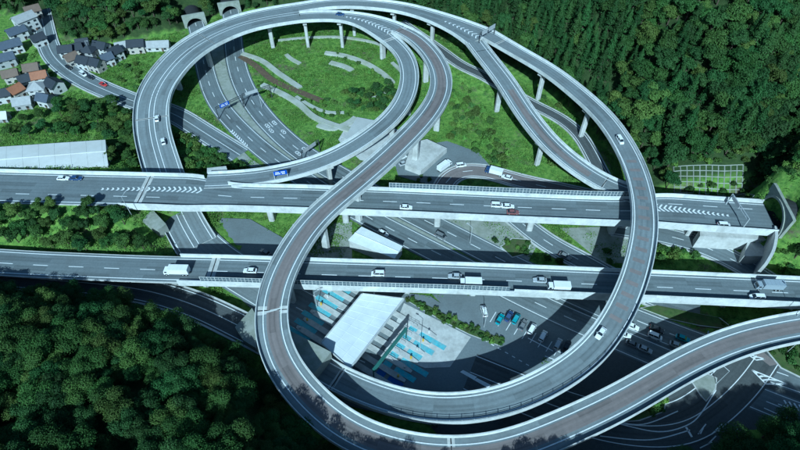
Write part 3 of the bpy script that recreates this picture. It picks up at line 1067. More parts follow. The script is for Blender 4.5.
def block(name, label, pts, z0, z1, m, cat='wall', zs=None):
    poly = [tuple(P(x, y, z1)[:2]) for x, y in pts]
    mb = MB()
    pl = ccw(poly)
    mb.prism(pl, z0, z1)
    return tag(mb.build(name, M[m]), label, cat)


wall_line('retaining_wall', 'pale curved retaining wall round the grass slope at the right edge', [(776, 226), (777, 234), (774, 250), (766, 264)], -1, 12, .9, 'concrete')
wall_line('terrace_wall', 'curved stone terrace in the round lawn nearest the loop top', [(325, 52), (345, 55), (365, 62), (382, 72), (393, 82)], -.8, .9, 2.4, 'terrace')
wall_line('terrace_wall', 'slanting stone terrace beside the brown ditch in the loop', [(242, 53), (262, 60), (278, 72), (300, 87)], -.8, .7, 2.6, 'terrace')
wall_line('terrace_wall', 'long stepped terrace between expressway and ditch in the loop', [(262, 84), (284, 94), (300, 104), (315, 117), (345, 128), (360, 130)], -.8, .8, 2.8, 'terrace')
wall_line('terrace_wall', 'short stone terrace on the upper left lawn in the loop', [(286, 54), (292, 59), (300, 63)], -.8, .6, 2, 'terrace')
wall_line('terrace_wall', 'low footpath wall under the loop top beside the piers', [(278, 40), (310, 37), (345, 37), (380, 44), (402, 58)], -.8, .5, 1.6, 'terrace')
wall_line('terrace_wall', 'upper middle stone path edge on the loop lawn below the footpath', [(330, 62), (345, 66), (352, 70)], -.8, .5, 3.0, 'terrace')
wall_line('terrace_wall', 'pale stone strip in front of the dark bushes on the lawn', [(372, 97), (384, 94), (393, 92)], -.8, .5, 3.4, 'terrace')
wall_line('terrace_wall', 'lowest stone terrace above the grey platform in the loop', [(318, 124), (332, 128), (346, 124), (356, 117)], -.8, .6, 3.0, 'terrace')
wall_line('terrace_wall', 'curved outer stone ring at the right of the loop lawn', [(392, 62), (402, 72), (404, 84), (398, 96)], -.8, .5, 1.8, 'terrace')
wall_line('terrace_wall', 'stone path edge between the two long terraces in the loop', [(296, 96), (312, 106), (328, 112), (344, 112)], -.8, .45, 1.6, 'terrace')
dt = Curve([(240, 56, .12), (256, 66, .12), (272, 80, .12), (295, 90, .12), (322, 101, .12)], hw=1.7, step=2, smooth=3)
mb = MB()
ribbon(mb, dt, lambda w: -w, lambda w: w, .06)
tag(mb.build('ditch', M['soil']), kind='structure')
block('embankment_slab', 'greenish triangular concrete slab under the ramp beside the toll canopy', [(289, 330), (331, 352), (311, 377), (299, 366), (291, 350)], -1, 10.5, 'old_concrete')
block('embankment_slab', 'small weathered concrete wedge on the outer side of the ramp bend', [(235, 327), (252, 308), (262, 326), (256, 348), (243, 340)], -1, 7.0, 'old_concrete')
block('bridge_abutment', 'stepped concrete abutment block under the right end of upper expressway', [(748, 240), (771, 241), (768, 256), (744, 256)], -1, 4.5, 'concrete')
block('bridge_abutment', 'long concrete abutment wall below the upper expressway near the tunnel', [(700, 229), (772, 234), (771, 240), (700, 236)], -1, 6.5, 'concrete')
block('bridge_abutment', 'concrete wing wall under the left end of upper expressway', [(128, 206), (150, 207), (166, 224), (158, 230), (132, 216)], -1, 6.0, 'old_concrete')
block('concrete_ledge', 'pale concrete ledge beside the left expressway noise wall and loop bushes', [(207, 168), (226, 166), (228, 172), (207, 174)], 6, 10.0, 'concrete')
block('concrete_platform', 'large pale concrete platform beneath the sweeping ramp', [(412, 143), (427, 139), (447, 148), (421, 171), (405, 165)], -1, 2.6, 'concrete')
block('concrete_platform', 'grey concrete platform edge inside the loop beside the expressway', [(357, 117), (384, 122), (352, 141), (344, 138)], -1, 1.6, 'roof_grey')


def slope_lattice():
    root = empty('slope_lattice', tuple(P(730, 186, 0)))
    inv = Matrix.Translation(root.location).inverted()
    base = np.array([P(x, y, 10.5)[:2] for x, y in ((688, 196.5), (712, 200), (740, 202.5), (762, 203.5))])
    L = np.r_[0, np.cumsum(np.linalg.norm(np.diff(base, axis=0), axis=1))]

    def at(u, v):
        x, y = np.interp(u, L, base[:, 0]), np.interp(u, L, base[:, 1])
        x, y = x + .15 * v, y + v
        return np.array([x, y, ground_z(x, y) + .12])

    def beam(pts):
        mb = MB()
        for a, b in zip(pts[:-1], pts[1:]):
            mb.tube(a, b, .2, n=4)
        o = mb.build('beam', M['old_concrete'], root)
        o.matrix_parent_inverse = inv
    U = np.arange(0, L[-1] + .1, 2.2)
    V = np.arange(4.0, 21, 2.0)
    for v in V: beam([at(u, v) for u in U])
    for u in U: beam([at(u, v) for v in V])
    return tag(root, 'white concrete lattice frame covering the cut slope above upper expressway', 'slope lattice')


slope_lattice()


# ------------------------------------------------------------------ big roofs
def quad_building(name, label, pts, z0, z1, wall_m, roof_m, seams=12, rise=.8, over=.5, cat='building'):
    """pts: four roof corners (surveyed at roof height) a-b is the long side; low gable along it"""
    a, b, c, d_ = [P(x, y, z1)[:2] for x, y in pts]
    root = empty(name, (float((a[0] + b[0] + c[0] + d_[0]) / 4), float((a[1] + b[1] + c[1] + d_[1]) / 4), z0))
    inv = Matrix.Translation(root.location).inverted()
    mb = MB()
    mb.prism([tuple(p) for p in (a, b, c, d_)], z0, z1 - .25)
    o = mb.build('wall', M[wall_m], root)
    o.matrix_parent_inverse = inv
    cen = (a + b + c + d_) / 4
    A, B, C, D = [cen + (p - cen) * (1 + over / np.linalg.norm(p - cen)) for p in (a, b, c, d_)]
    e0, e1 = (A + D) / 2, (B + C) / 2
    mb = MB()
    v3 = lambda p, z: (p[0], p[1], z)
    vs_ = [v3(A, z1), v3(B, z1), v3(e1, z1 + rise), v3(e0, z1 + rise), v3(C, z1), v3(D, z1), v3(A, z1 - .22), v3(B, z1 - .22), v3(C, z1 - .22), v3(D, z1 - .22)]
    mb.add(vs_, [(0, 1, 2, 3), (3, 2, 4, 5), (6, 7, 1, 0), (8, 9, 5, 4), (7, 8, 4, 2, 1), (9, 6, 0, 3, 5), (6, 9, 8, 7)])
    rf = mb.build('roof', M[roof_m], root)
    rf.matrix_parent_inverse = inv
    for k in range(seams + 1):
        t = (k + .25) / (seams + .5)
        p, q, r_ = A + (B - A) * t, e0 + (e1 - e0) * t, D + (C - D) * t
        sm = MB()
        sm.tube(v3(p, z1 + .02), v3(q, z1 + rise + .02), .04, n=4)
        sm.tube(v3(q, z1 + rise + .02), v3(r_, z1 + .02), .04, n=4)
        s_ = sm.build('seam', M[roof_m], rf)
    rd = MB()
    rd.tube(v3(e0, z1 + rise + .05), v3(e1, z1 + rise + .05), .16, n=5)
    rd.build('ridge_cap', M[roof_m], rf)
    tag(root, label, cat)
    return root


quad_building('warehouse', 'long warehouse with a pale sheet metal roof behind the left expressway', [(-45, 150), (104, 140), (107, 165), (-45, 179)], .0, 9, 'roof_grey', 'shed_roof', 9, .5)
quad_building('depot_building', 'flat pale roofed office building between the two expressways', [(362, 227), (402, 246), (394, 258), (349, 240)], 0, 4.8, 'concrete', 'roof_white', 6, .25, .3)


# ------------------------------------------------------------------ toll plaza
def toll_plaza():
    z = 6.4
    q = [P(x, y, z)[:2] for x, y in ((362, 294), (404, 299), (350, 369), (321, 343))]
    cen = sum(q) / 4
    root = empty('toll_canopy', (float(cen[0]), float(cen[1]), .1))
    inv = Matrix.Translation(root.location).inverted()

    def add(mb, nm, m, par=root):
        o = mb.build(nm, M[m], par)
        o.matrix_parent_inverse = inv if par is root else Matrix.Identity(4)
        return o
    mb = MB()
    mb.prism([tuple(p) for p in q], z - .9, z)
    rf = add(mb, 'roof', 'roof_white')
    mb = MB()
    pq = ccw([tuple(p) for p in q])
    for k in range(4):
        a, b = Vector(pq[k]), Vector(pq[(k + 1) % 4])
        mid, L = (a + b) / 2, (b - a).length
        mb.box((mid.x, mid.y, z + .12), (L - .3, .28, .5), math.atan2(b.y - a.y, b.x - a.x))
    add(mb, 'roof_edge', 'parapet')
    # long sides: q0->q3 (left), q1->q2 (right)
    for k in range(1, 9):
        t = k / 9
        a, b = q[0] + (q[3] - q[0]) * t, q[1] + (q[2] - q[1]) * t
        s_ = MB()
        s_.tube((a[0], a[1], z + .02), (b[0], b[1], z + .02), .06, n=4)
        s_.build('seam', M['roof_white'], rf)
    for t in (.32, .68):
        a, b = q[0] + (q[1] - q[0]) * t, q[3] + (q[2] - q[3]) * t
        s_ = MB()
        s_.tube((a[0], a[1], z + .03), (b[0], b[1], z + .03), .08, n=4)
        s_.build('seam', M['roof_white'], rf)
    n = 7
    ax = (q[2] - q[1]) / np.linalg.norm(q[2] - q[1])
    out = np.array([-ax[1], ax[0]])
    if out[0] < 0: out = -out
    rz = math.atan2(out[1], out[0])
    total = np.linalg.norm(q[2] - q[1])
    for k in range(n + 1):
        c = (q[0] + (q[3] - q[0]) * (k / n) + q[1] + (q[2] - q[1]) * (k / n)) / 2
        mb = MB()
        for e in (-3.5, 3.5):
            p = c + out * e
            mb.tube((p[0], p[1], .1), (p[0], p[1], z - .88), .28, n=8)
        add(mb, 'column', 'parapet')
    tag(root, 'broad white toll gate canopy roof tucked beside the lower expressway', 'toll canopy')
    booth_k = 0
    for k in range(n + 1):
        t = k / n
        c = (q[0] + (q[3] - q[0]) * t + q[1] + (q[2] - q[1]) * t) / 2
        isl = empty('toll_island', (float(c[0]), float(c[1]), .12), rz)
        m1 = MB()
        m1.prism([(-19, -.5), (-17, -.9), (17, -.9), (20, -.45), (20, .45), (17, .9), (-17, .9), (-19, .5)], 0, .35)
        m1.build('kerb_island', M['concrete'], isl)
        for e in (-17.5, 17.5):
            b = MB().tube((e, 0, .34), (e, 0, 1.3), .32, n=8)
            b.build('crash_bollard', M['yellow_paint'] if k % 2 else M['parapet'], isl)
        b = MB()
        for s_ in (9, 10.5, 12, 13.5):
            b.tube((s_, .5, .34), (s_, .5, 1.2), .06, n=5)
            b.tube((s_, -.5, .34), (s_, -.5, 1.2), .06, n=5)
        b.tube((9, .5, 1.2), (13.5, .5, 1.2), .05, n=5)
        b.tube((9, -.5, 1.2), (13.5, -.5, 1.2), .05, n=5)
        b.build('guard_rail', M['steel'], isl)
        bo = MB().box((0, 0, 1.6), (3.2, 1.5, 2.5))
        bo.build('booth', M['roof_white'], isl)
        gl = MB().box((0, 0, 1.9), (2.6, 1.53, .9))
        gl.build('booth_window', M['glass'], isl)
        place = ['farthest from the camera, beside the lower expressway', 'second from the lower expressway', 'third from the lower expressway', 'fourth from the lower expressway', 'fourth from the big loop', 'third from the big loop', 'second from the big loop', 'nearest the camera, beside the big loop'][k]
        tag(isl, 'pale toll gate island under the canopy, ' + place, 'toll island', 'toll gate islands')
        if k < n:
            c2 = (q[0] + (q[3] - q[0]) * (t + .5 / n) + q[1] + (q[2] - q[1]) * (t + .5 / n)) / 2
            half = total / n / 2 - 1.15
            for s0, s1, m in ((11.2, 13.9, 'cyan_paint'), (15.2, 24.5 - (k % 3) * 2.2, 'cyan_paint'), (-21, -12.5, 'cyan_paint')):
                mb = MB()
                v = [(s0, -half), (s1, -half), (s1, half), (s0, half)]
                mb.add([(*(c2 + out * a + ax * b), .152) for a, b in v], [(0, 1, 2, 3)])
                me_ = mb.mesh('toll_lane_marking', M['blue_paint'] if (k == 5 and s0 > 0) else M[m])
                if me_.polygons[0].normal.z < 0: me_.flip_normals()
                o = link('toll_lane_marking', me_, toll_road)
    return root


toll_road = roadD
toll_plaza()


def gantry(name, label, a, b, z, h, beam_m, signs=(), base=None, th=.5):
    """a, b: surveyed feet of the two posts (at height z); beam at z+h; signs: (t0,t1,height,material,facing)"""
    A, B = P(*a, z), P(*b, z)
    root = empty(name, tuple(A))
    inv = Matrix.Translation(root.location).inverted()

    def add(mb, nm, m, par=root):
        o = mb.build(nm, M[m], par)
        o.matrix_parent_inverse = inv if par is root else Matrix.Identity(4)
        return o
    for p in (A, B):
        add(MB().tube(p + [0, 0, -.3], p + [0, 0, h], .22, .17, n=8), 'post', beam_m)
    mb = MB()
    for dz in (0, -.9): mb.tube(A + [0, 0, h + dz], B + [0, 0, h + dz], th * .3, n=6)
    n = 8
    for k in range(n):
        p, q = A + (B - A) * (k / n), A + (B - A) * ((k + 1) / n)
        mb.tube(p + [0, 0, h - .9 * (k % 2)], q + [0, 0, h - .9 * ((k + 1) % 2)], .07, n=4)
    add(mb, 'beam', beam_m)
    rz = math.atan2(B[1] - A[1], B[0] - A[0])
    for t0, t1, hh, m, bars in signs:
        c = A + (B - A) * ((t0 + t1) / 2)
        L = np.linalg.norm(B - A) * (t1 - t0)
        nrm = np.array([math.sin(rz), -math.cos(rz), 0])
        if nrm[1] > 0: nrm = -nrm
        c = c + nrm * .35 + [0, 0, h - .45]
        pn = add(MB().box(c, (L, .14, hh), rz), 'sign_panel', m)
        if bars:
            bm_ = MB()
            ux = np.array([math.cos(rz), math.sin(rz), 0])
            for (u, v, w_, h_) in bars:
                cc = c + nrm * .085 + ux * (u * L / 2) + [0, 0, v * hh / 2]
                bm_.box(cc, (w_ * L, .03, h_ * hh), rz)
            add(bm_, 'sign_lettering', 'paint', pn)
    return tag(root, label, 'gantry')


BARS = [(-.45, .4, .3, .16), (.4, .4, .32, .16), (-.4, -.3, .4, .2), (.45, -.35, .25, .2)]
gantry('lane_gantry', 'long dark green steel gantry over the toll lanes', (374, 379), (406, 338), .2, 6.2, 'green_steel', th=1.5)
gantry('sign_gantry', 'dark sign gantry spanning the fork at the top right of the loop', (479, 43), (494, 34), 18.2, 5.0, 'dark_steel', [(.1, .45, 2.2, 'sign_back', None), (.55, .95, 2.2, 'sign_back', None)])
gantry('sign_gantry', 'sign gantry with a blue board over the left tunnel road', (219, 119), (244, 107), .2, 6.4, 'dark_steel', [(.15, .5, 1.8, 'sign_blue', BARS)])
gantry('sign_gantry', 'sign gantry with a grey board over the right tunnel road', (245, 106), (272, 97), .2, 6.6, 'dark_steel', [(.1, .55, 1.6, 'sign_back', None)])
gantry('sign_gantry', 'sign gantry over the tunnel road just before it passes under the loop', (303, 163), (320, 151), .2, 6.2, 'dark_steel', [(.1, .8, 1.8, 'sign_back', None)])
gantry('sign_gantry', 'grey sign gantry across the upper expressway near the tunnel mouth', (726, 204), (742, 229), 11, 5.2, 'steel', [(.1, .5, 1.4, 'sign_back', None)])
gantry('sign_board', 'blue lettered board on the inner loop where it meets the expressway', (275, 179), (288, 177), 11.4, 3.4, 'steel', [(0, 1, 2.0, 'sign_blue', BARS)])


# ------------------------------------------------------------------ street lamps
def lamp_proto(h=8.5):
    p = MB().tube((0, 0, -.3), (0, 0, h), .13, .08, n=6)
    p.tube((0, 0, h), (1.8, 0, h + .5), .07, .06, n=5)
    q = MB().box((2.1, 0, h + .5), (.9, .35, .16))
    return p.mesh('pole', M['steel']), q.mesh('lamp_head', M['sign_back'])


lp, lh_ = lamp_proto()
for px, py, z, rz, lab in ((131, 214, 11, 1.2, 'street lamp at the left end of the upper expressway parapet'), (484, 327, .1, 2.2, 'tall street lamp beside the white van in the parking area'), (735, 246, .1, 2, 'street lamp by the abutment under the upper expressway'),
                           (797, 316, 9.4, 2.0, 'street lamp on the far edge of the lower right ramp'), (694, 352, 0.1, 1.0, 'street lamp beside the waiting cars near the lower right ramp'), (716, 384, .1, 2.4, 'street lamp on the kerb corner of the junction'),
                           (787, 352, .1, 2.6, 'street lamp on the green island at the right edge'), (470, 243, .1, 2.4, 'street lamp between the carriageways under the upper expressway'), (262, 108, .1, 2.4, 'street lamp on the verge of the right tunnel road'),
                           (317, 307, .1, .4, 'street lamp left of the toll canopy'), (92, 56, .5, -.5, 'street lamp above the house row by the town road'), (420, 350, .1, 2.6, 'street lamp on the toll apron edge')):
    w = P(px, py, z)
    o = empty('street_lamp', tuple(w), rz)
    link('pole', lp, o)
    link('lamp_head', lh_, o)
    tag(o, lab, 'street lamp', 'street lamps')


# ------------------------------------------------------------------ houses
HM = {}


def hmat(c, nm, rough=.75):
    k = (nm, c)
    if k not in HM: HM[k] = mat(nm, c, tuple(x * .8 for x in c), scale=.9, rough=rough, stain=tuple(x * .6 for x in c), sscale=.3, samt=.4)
    return HM[k]


def house(label, px, py, w, d_, h, rz, wall, roof, hip=False, rise=2.0, z=None, name='house', cat='house'):
    w, d_, h = w * .78, d_ * .78, h * .8
    p = P(px, py, h * .6 + (z or 0))
    gz = ground_z(p[0], p[1]) if z is None else z
    root = empty(name, (p[0], p[1], gz), rz)
    wm, rm = hmat(wall, 'house_wall'), hmat(roof, 'house_roof', .6)
    MB().box((0, 0, h / 2 - .4), (w, d_, h + .8)).build('wall', wm, root)
    if not hip:
        g = MB()
        for sx in (-1, 1):
            x = sx * (w / 2 - .01)
            g.add([(x, -d_ / 2, h), (x, d_ / 2, h), (x, 0, h + rise * (1 - 0)), (x - sx * .25, -d_ / 2, h), (x - sx * .25, d_ / 2, h), (x - sx * .25, 0, h + rise)], [(0, 1, 2), (5, 4, 3), (0, 2, 5, 3), (1, 4, 5, 2), (0, 3, 4, 1)])
        g.build('gable', wm, root)
    ov = .55
    X, Y = w / 2 + ov, d_ / 2 + ov
    zb = h - rise * ov / (d_ / 2)
    rx = X - (Y if hip else 0)
    rx = max(rx, .3)
    r = MB()
    top = [(-X, -Y, zb + .22), (X, -Y, zb + .22), (X, Y, zb + .22), (-X, Y, zb + .22), (-rx, 0, h + rise + .22), (rx, 0, h + rise + .22)]
    bot = [(-X, -Y, zb), (X, -Y, zb), (X, Y, zb), (-X, Y, zb), (-rx, 0, h + rise), (rx, 0, h + rise)]
    fs = [(0, 1, 5, 4), (2, 3, 4, 5), (1, 2, 5), (3, 0, 4)] if hip else [(0, 1, 5, 4), (2, 3, 4, 5)]
    fb = [tuple(i + 6 for i in reversed(f)) for f in fs]
    rim = [(0, 6, 7, 1), (2, 8, 9, 3)]
    rim += [(1, 7, 8, 2), (3, 9, 6, 0)] if hip else [(1, 7, 11, 5), (5, 11, 8, 2), (3, 9, 10, 4), (4, 10, 6, 0)]
    r.add(top + bot, fs + fb + rim)
    ro = r.build('roof', rm, root)
    MB().tube((-rx, 0, h + rise + .2), (rx, 0, h + rise + .2), .14, n=5).build('ridge', rm, ro)
    fl = ([1.4, 3.6, 5.8] if h > 7 else [1.4, 3.6]) if h > 4 else [1.5]
    for sy in (-1, 1):
        for zz in fl:
            for k in range(max(2, int(w / 3))):
                x = -w / 2 + (k + .5) * w / max(2, int(w / 3))
                f = MB().box((x, sy * (d_ / 2 + .02), zz), (1.5, .1, 1.25)).build('window', M['sign_back'], root)
                MB().box((x, sy * (d_ / 2 + .06), zz), (1.3, .06, 1.05)).build('pane', M['glass'], f)
    for sx in (-1, 1):
        for zz in fl:
            f = MB().box((sx * (w / 2 + .02), 0, zz), (.1, 1.3, 1.2)).build('window', M['sign_back'], root)
            MB().box((sx * (w / 2 + .06), 0, zz), (.06, 1.1, 1.0)).build('pane', M['glass'], f)
    MB().box((w * .22, -d_ / 2 - .04, 1.0), (.95, .1, 2.0)).build('door', hmat((.12, .08, .06), 'house_door'), root)
    return tag(root, label, cat, 'houses of the small town')


WH, CR, GY_, DK, BLU, TER, BRN = (.52, .52, .5), (.44, .41, .36), (.33, .33, .33), (.035, .04, .05), (.075, .09, .12), (.27, .12, .065), (.15, .11, .085)
for a in [
    ('white house with a dark roof at the left end of the row under the wood', 68, 53, 8, 7, 5.6, .2, WH, DK),
    ('cream house with dark gable second in the row under the wood', 77, 50, 7, 7, 5.6, .5, CR, DK),
    ('white house with black roof lowest in the cluster above the red car', 86, 63, 8, 7.5, 5.6, -.3, WH, DK),
    ('pale two storey house at the front right of the dark roof cluster', 97, 65, 8, 7, 5.8, -.4, CR, DK),
    ('grey walled house with wide dark roof in mid cluster', 90, 52, 8, 7, 5.6, -.2, GY_, DK),
    ('dark roofed house behind the cluster close to the wood edge', 102, 48, 9, 7, 5.6, -.3, WH, DK),
    ('white gabled house right of the dark cluster', 115, 54, 8, 8, 5.8, .9, WH, DK),
    ('small house with slate blue roof wedged in the cluster', 108, 60, 6.5, 6, 5.4, .7, WH, BLU),
    ('black roofed house alone between cluster and long shed', 137, 46, 10, 8, 5.4, .15, CR, DK),
    ('low long shed with grey blue roof nearest the tunnel', 158, 46, 15, 6, 3.4, .08, WH, GY_),
    ('tall white apartment house at the upper left by the wood', 27, 24, 13, 9, 9.5, .9, WH, GY_),
    ('white flat fronted block beside the tall apartment house', 18, 34, 11, 8, 6, .8, WH, BLU),
    ('cream house at the very top left behind the apartment house', 35, 14, 9, 8, 6, .6, CR, BRN),
    ('house with a brown roof left of the road bend', 33, 70, 8, 7, 5.4, .3, CR, BRN),
    ('house with a bright terracotta roof left of the road bend', 41, 78, 8, 6.5, 5.2, .35, WH, TER),
    ('white house with grey hipped roof below the terracotta one', 38, 89, 9, 8, 5.4, .2, WH, GY_),
    ('pale house with dark roof closest to the town road bend', 55, 86, 8.5, 8, 5.6, -.6, WH, DK),
    ('small terracotta roofed house at the far left', 17, 92, 7, 7, 5, 1.0, CR, TER),
    ('dark roofed house cut by the left edge', 3, 96, 9, 7, 5.2, .4, WH, DK),
    ('grey roofed house at the left edge above the terracotta house', 6, 60, 11, 8, 5.4, .5, GY_, BLU),
    ('blue roofed shop house at the left edge under the tall block', 12, 47, 12, 8, 5.6, .6, WH, BLU),
    ('narrow white house with dark roof behind the cluster second from the wood edge', 84, 45, 7, 6.5, 5.4, .3, WH, DK),
    ('little grey roofed annex beside the white gabled house', 122, 48, 6, 6, 4.6, .4, WH, GY_),
    ('brown roofed house half hidden at the left end of the dark cluster', 73, 61, 7, 6, 5, .8, CR, BRN),
    ('small dark roofed house between the terracotta roofs', 27, 81, 7, 6.5, 5, .6, WH, DK),
    ('grey roofed bungalow lowest among the left houses', 24, 103, 9, 7, 4, .25, GY_, GY_),
    ('slate roofed house at the lower left corner of the town', 46, 100, 7.5, 6.5, 5, -.3, WH, BLU),
    ('pale house with brown roof on the left edge below the blue roofs', 12, 76, 8, 7, 5.2, .4, CR, BRN),
    ('white house with dark roof just above the town road top', 40, 42, 8, 7, 5.2, .8, WH, DK),
    ('small shed with pale roof at the left edge by the path', 2, 117, 7, 5, 3.2, .1, GY_, WH),
]:
    house(*a, hip=('hipped' in a[0] or 'mid cluster' in a[0]))


# ------------------------------------------------------------------ vehicles
PAINT = {}


def car_paint(c):
    if c not in PAINT:
        m = mat('car_paint', c, tuple(x * .92 for x in c), scale=.4, rough=.28, spec=.5)
        m.node_tree.nodes['Principled BSDF'].inputs['Coat Weight'].default_value = .5
        PAINT[c] = m
    return PAINT[c]


def loft(mb, secs):
    """secs: (x, halfwidth, z0, z1, top halfwidth)"""
    vs_ = []
    for x, w, z0, z1, tw in secs:
        vs_ += [(x, -w * .93, z0), (x, -w, z0 + (z1 - z0) * .45), (x, -tw, z1), (x, tw, z1), (x, w, z0 + (z1 - z0) * .45), (x, w * .93, z0)]
    n, k = len(secs), 6
    fs = []
    for i in range(n - 1):
        for j in range(k):
            a, b = i * k + j, i * k + (j + 1) % k
            fs.append((a, a + k, b + k, b))
    fs += [tuple(range(k)), tuple((n - 1) * k + j for j in range(k - 1, -1, -1))]
    return mb.add(vs_, fs)


VP = {}


def vehicle_parts(kind, col):
    key = (kind, col)
    if key in VP: return VP[key]
    pt = car_paint(col)
    out = []
    wheel = MB().tube((0, -.1, 0), (0, .1, 0), .33, n=12)
    wheel.tube((0, -.115, 0), (0, .115, 0), .19, n=8, mi=1)
    wm = wheel.mesh('wheel', [M['tyre'], M['steel']])
    if kind in ('sedan', 'van'):
        v = kind == 'van'
        b = MB()
        if v: loft(b, [(-2.1, .72, .35, .95, .66), (-2.0, .83, .25, 1.05, .8), (0, .85, .22, 1.08, .82), (1.5, .85, .22, 1.02, .8), (2.05, .8, .25, .85, .72), (2.2, .7, .35, .7, .6)])
        else: loft(b, [(-2.2, .68, .35, .75, .6), (-2.08, .82, .26, .9, .74), (-1.2, .86, .22, .95, .8), (.9, .86, .22, .93, .8), (1.9, .82, .25, .78, .72), (2.12, .74, .3, .7, .62), (2.22, .66, .36, .62, .55)])
        out.append(('body', b.mesh('body', pt), (0, 0, 0)))
        x0, x1, t0, t1, zt = (-2.0, 1.5, -1.9, .75, 1.78) if v else (-1.8, 1.0, -1.2, .3, 1.42)
        zb = 1.06 if v else .93
        g = MB().add([(x0, -.78, zb), (x1, -.78, zb - .03), (x1, .78, zb - .03), (x0, .78, zb), (t0, -.66, zt), (t1, -.63, zt), (t1, .63, zt), (t0, .66, zt)], [(3, 2, 1, 0), (4, 5, 6, 7), (0, 1, 5, 4), (1, 2, 6, 5), (2, 3, 7, 6), (3, 0, 4, 7)])
        out.append(('window', g.mesh('window', M['glass']), (0, 0, 0)))
        r = MB().prism([(t0 - .06, -.66), (t1 + .06, -.63), (t1 + .06, .63), (t0 - .06, .66)], zt - .05, zt + .04)
        for sx, tx in ((x0 + .05, t0), (x1 - .05, t1), ((x0 + x1) / 2 - .1, (t0 + t1) / 2 - .1)):
            for sy in (-1, 1): r.tube((sx, sy * .78, zb - .02), (tx, sy * .64, zt), .045, n=4)
        out.append(('roof', r.mesh('roof', pt), (0, 0, 0)))
        wl = [(-1.3, .74), (-1.3, -.74), (1.35, .74), (1.35, -.74)]
        for sy in (-1, 1):
            out.append(('headlight', MB().box((2.12, sy * .55, .62), (.16, .3, .14)).mesh('headlight', M['lamp_glass']), (0, 0, 0)))
            out.append(('taillight', MB().box((-2.14, sy * .62, .74), (.12, .22, .16)).mesh('taillight', M['tail_red']), (0, 0, 0)))
            out.append(('mirror', MB().box((.75, sy * .95, 1.0), (.14, .18, .12)).mesh('mirror', pt), (0, 0, 0)))
    else:
        L = 6.4 if kind == 'truck' else 5.3
        tall = 3.3 if kind == 'truck' else 3.0
        c = MB()
        c.add([(L / 2 + .15, -1.05, .5), (L / 2 + 1.75, -1.05, .5), (L / 2 + 1.75, 1.05, .5), (L / 2 + .15, 1.05, .5), (L / 2 + .15, -1.0, 2.35), (L / 2 + 1.45, -.98, 2.35), (L / 2 + 1.45, .98, 2.35), (L / 2 + .15, 1.0, 2.35), (L / 2 + 1.75, -1.05, 1.3), (L / 2 + 1.75, 1.05, 1.3)],
              [(3, 2, 1, 0), (4, 5, 6, 7), (0, 1, 8, 5, 4), (1, 2, 9, 8), (8, 9, 6, 5), (2, 3, 7, 6, 9), (3, 0, 4, 7)])
        out.append(('cab', c.mesh('cab', pt), (0, 0, 0)))
        ws = MB().add([(L / 2 + 1.76, -.9, 1.36), (L / 2 + 1.76, .9, 1.36), (L / 2 + 1.49, .84, 2.2), (L / 2 + 1.49, -.84, 2.2)], [(0, 1, 2, 3)])
        for sy in (-1, 1): ws.box((L / 2 + .95, sy * 1.03, 1.75), (.8, .06, .7))
        out.append(('windscreen', ws.mesh('windscreen', M['glass']), (0, 0, 0)))
        bx = MB().box((0, 0, (tall + .95) / 2), (L, 2.3, tall - .95))
        for k in range(5): bx.box((-L / 2 + (k + .5) * L / 5, 0, tall + .01), (.07, 2.3, .06))
        out.append(('cargo_box', bx.mesh('cargo_box', car_paint((.72, .73, .73)) if col != (.3, .34, .38) else pt), (0, 0, 0)))
        out.append(('chassis', MB().box((.6, 0, .7), (L + 1.6, .9, .3)).mesh('chassis', M['dark_steel']), (0, 0, 0)))
        wl = [(-L / 2 + .9, 1.0), (-L / 2 + .9, -1.0), (L / 2 + .95, 1.0), (L / 2 + .95, -1.0)]
        if kind == 'truck': wl += [(-L / 2 + 2.0, 1.0), (-L / 2 + 2.0, -1.0)]
        for sy in (-1, 1): out.append(('headlight', MB().box((L / 2 + 1.74, sy * .8, .75), (.08, .3, .2)).mesh('headlight', M['lamp_glass']), (0, 0, 0)))
        wheel = MB().tube((0, -.15, 0), (0, .15, 0), .46, n=12)
        wheel.tube((0, -.165, 0), (0, .165, 0), .25, n=8, mi=1)
        wm = wheel.mesh('wheel', [M['tyre'], M['steel']])
    for x, y in wl: out.append(('wheel', wm, (x, y, .46 if kind in ('truck', 'lorry') else .33)))
    VP[key] = out
    return out


def vehicle(kind, col, label, px, py, cv=None, rz=None, z=.12, flip=False, cat=None, group='vehicles on the roads', dz=.055):
    if cv is not None:
        i = cv.near(px, py)
        z = cv.p[i, 2] + dz
        rz = cv.heading(cv.s[i]) + (math.pi if flip else 0)
    p = P(px, py, z + .7)
    nm = {'sedan': 'car', 'van': 'van', 'truck': 'truck', 'lorry': 'lorry'}[kind]
    o = empty(nm, (p[0], p[1], z), rz)
    for n_, me_, loc in vehicle_parts(kind, col):
        q = link(n_, me_, o)
        q.location = loc
    return tag(o, label, cat or nm, group)


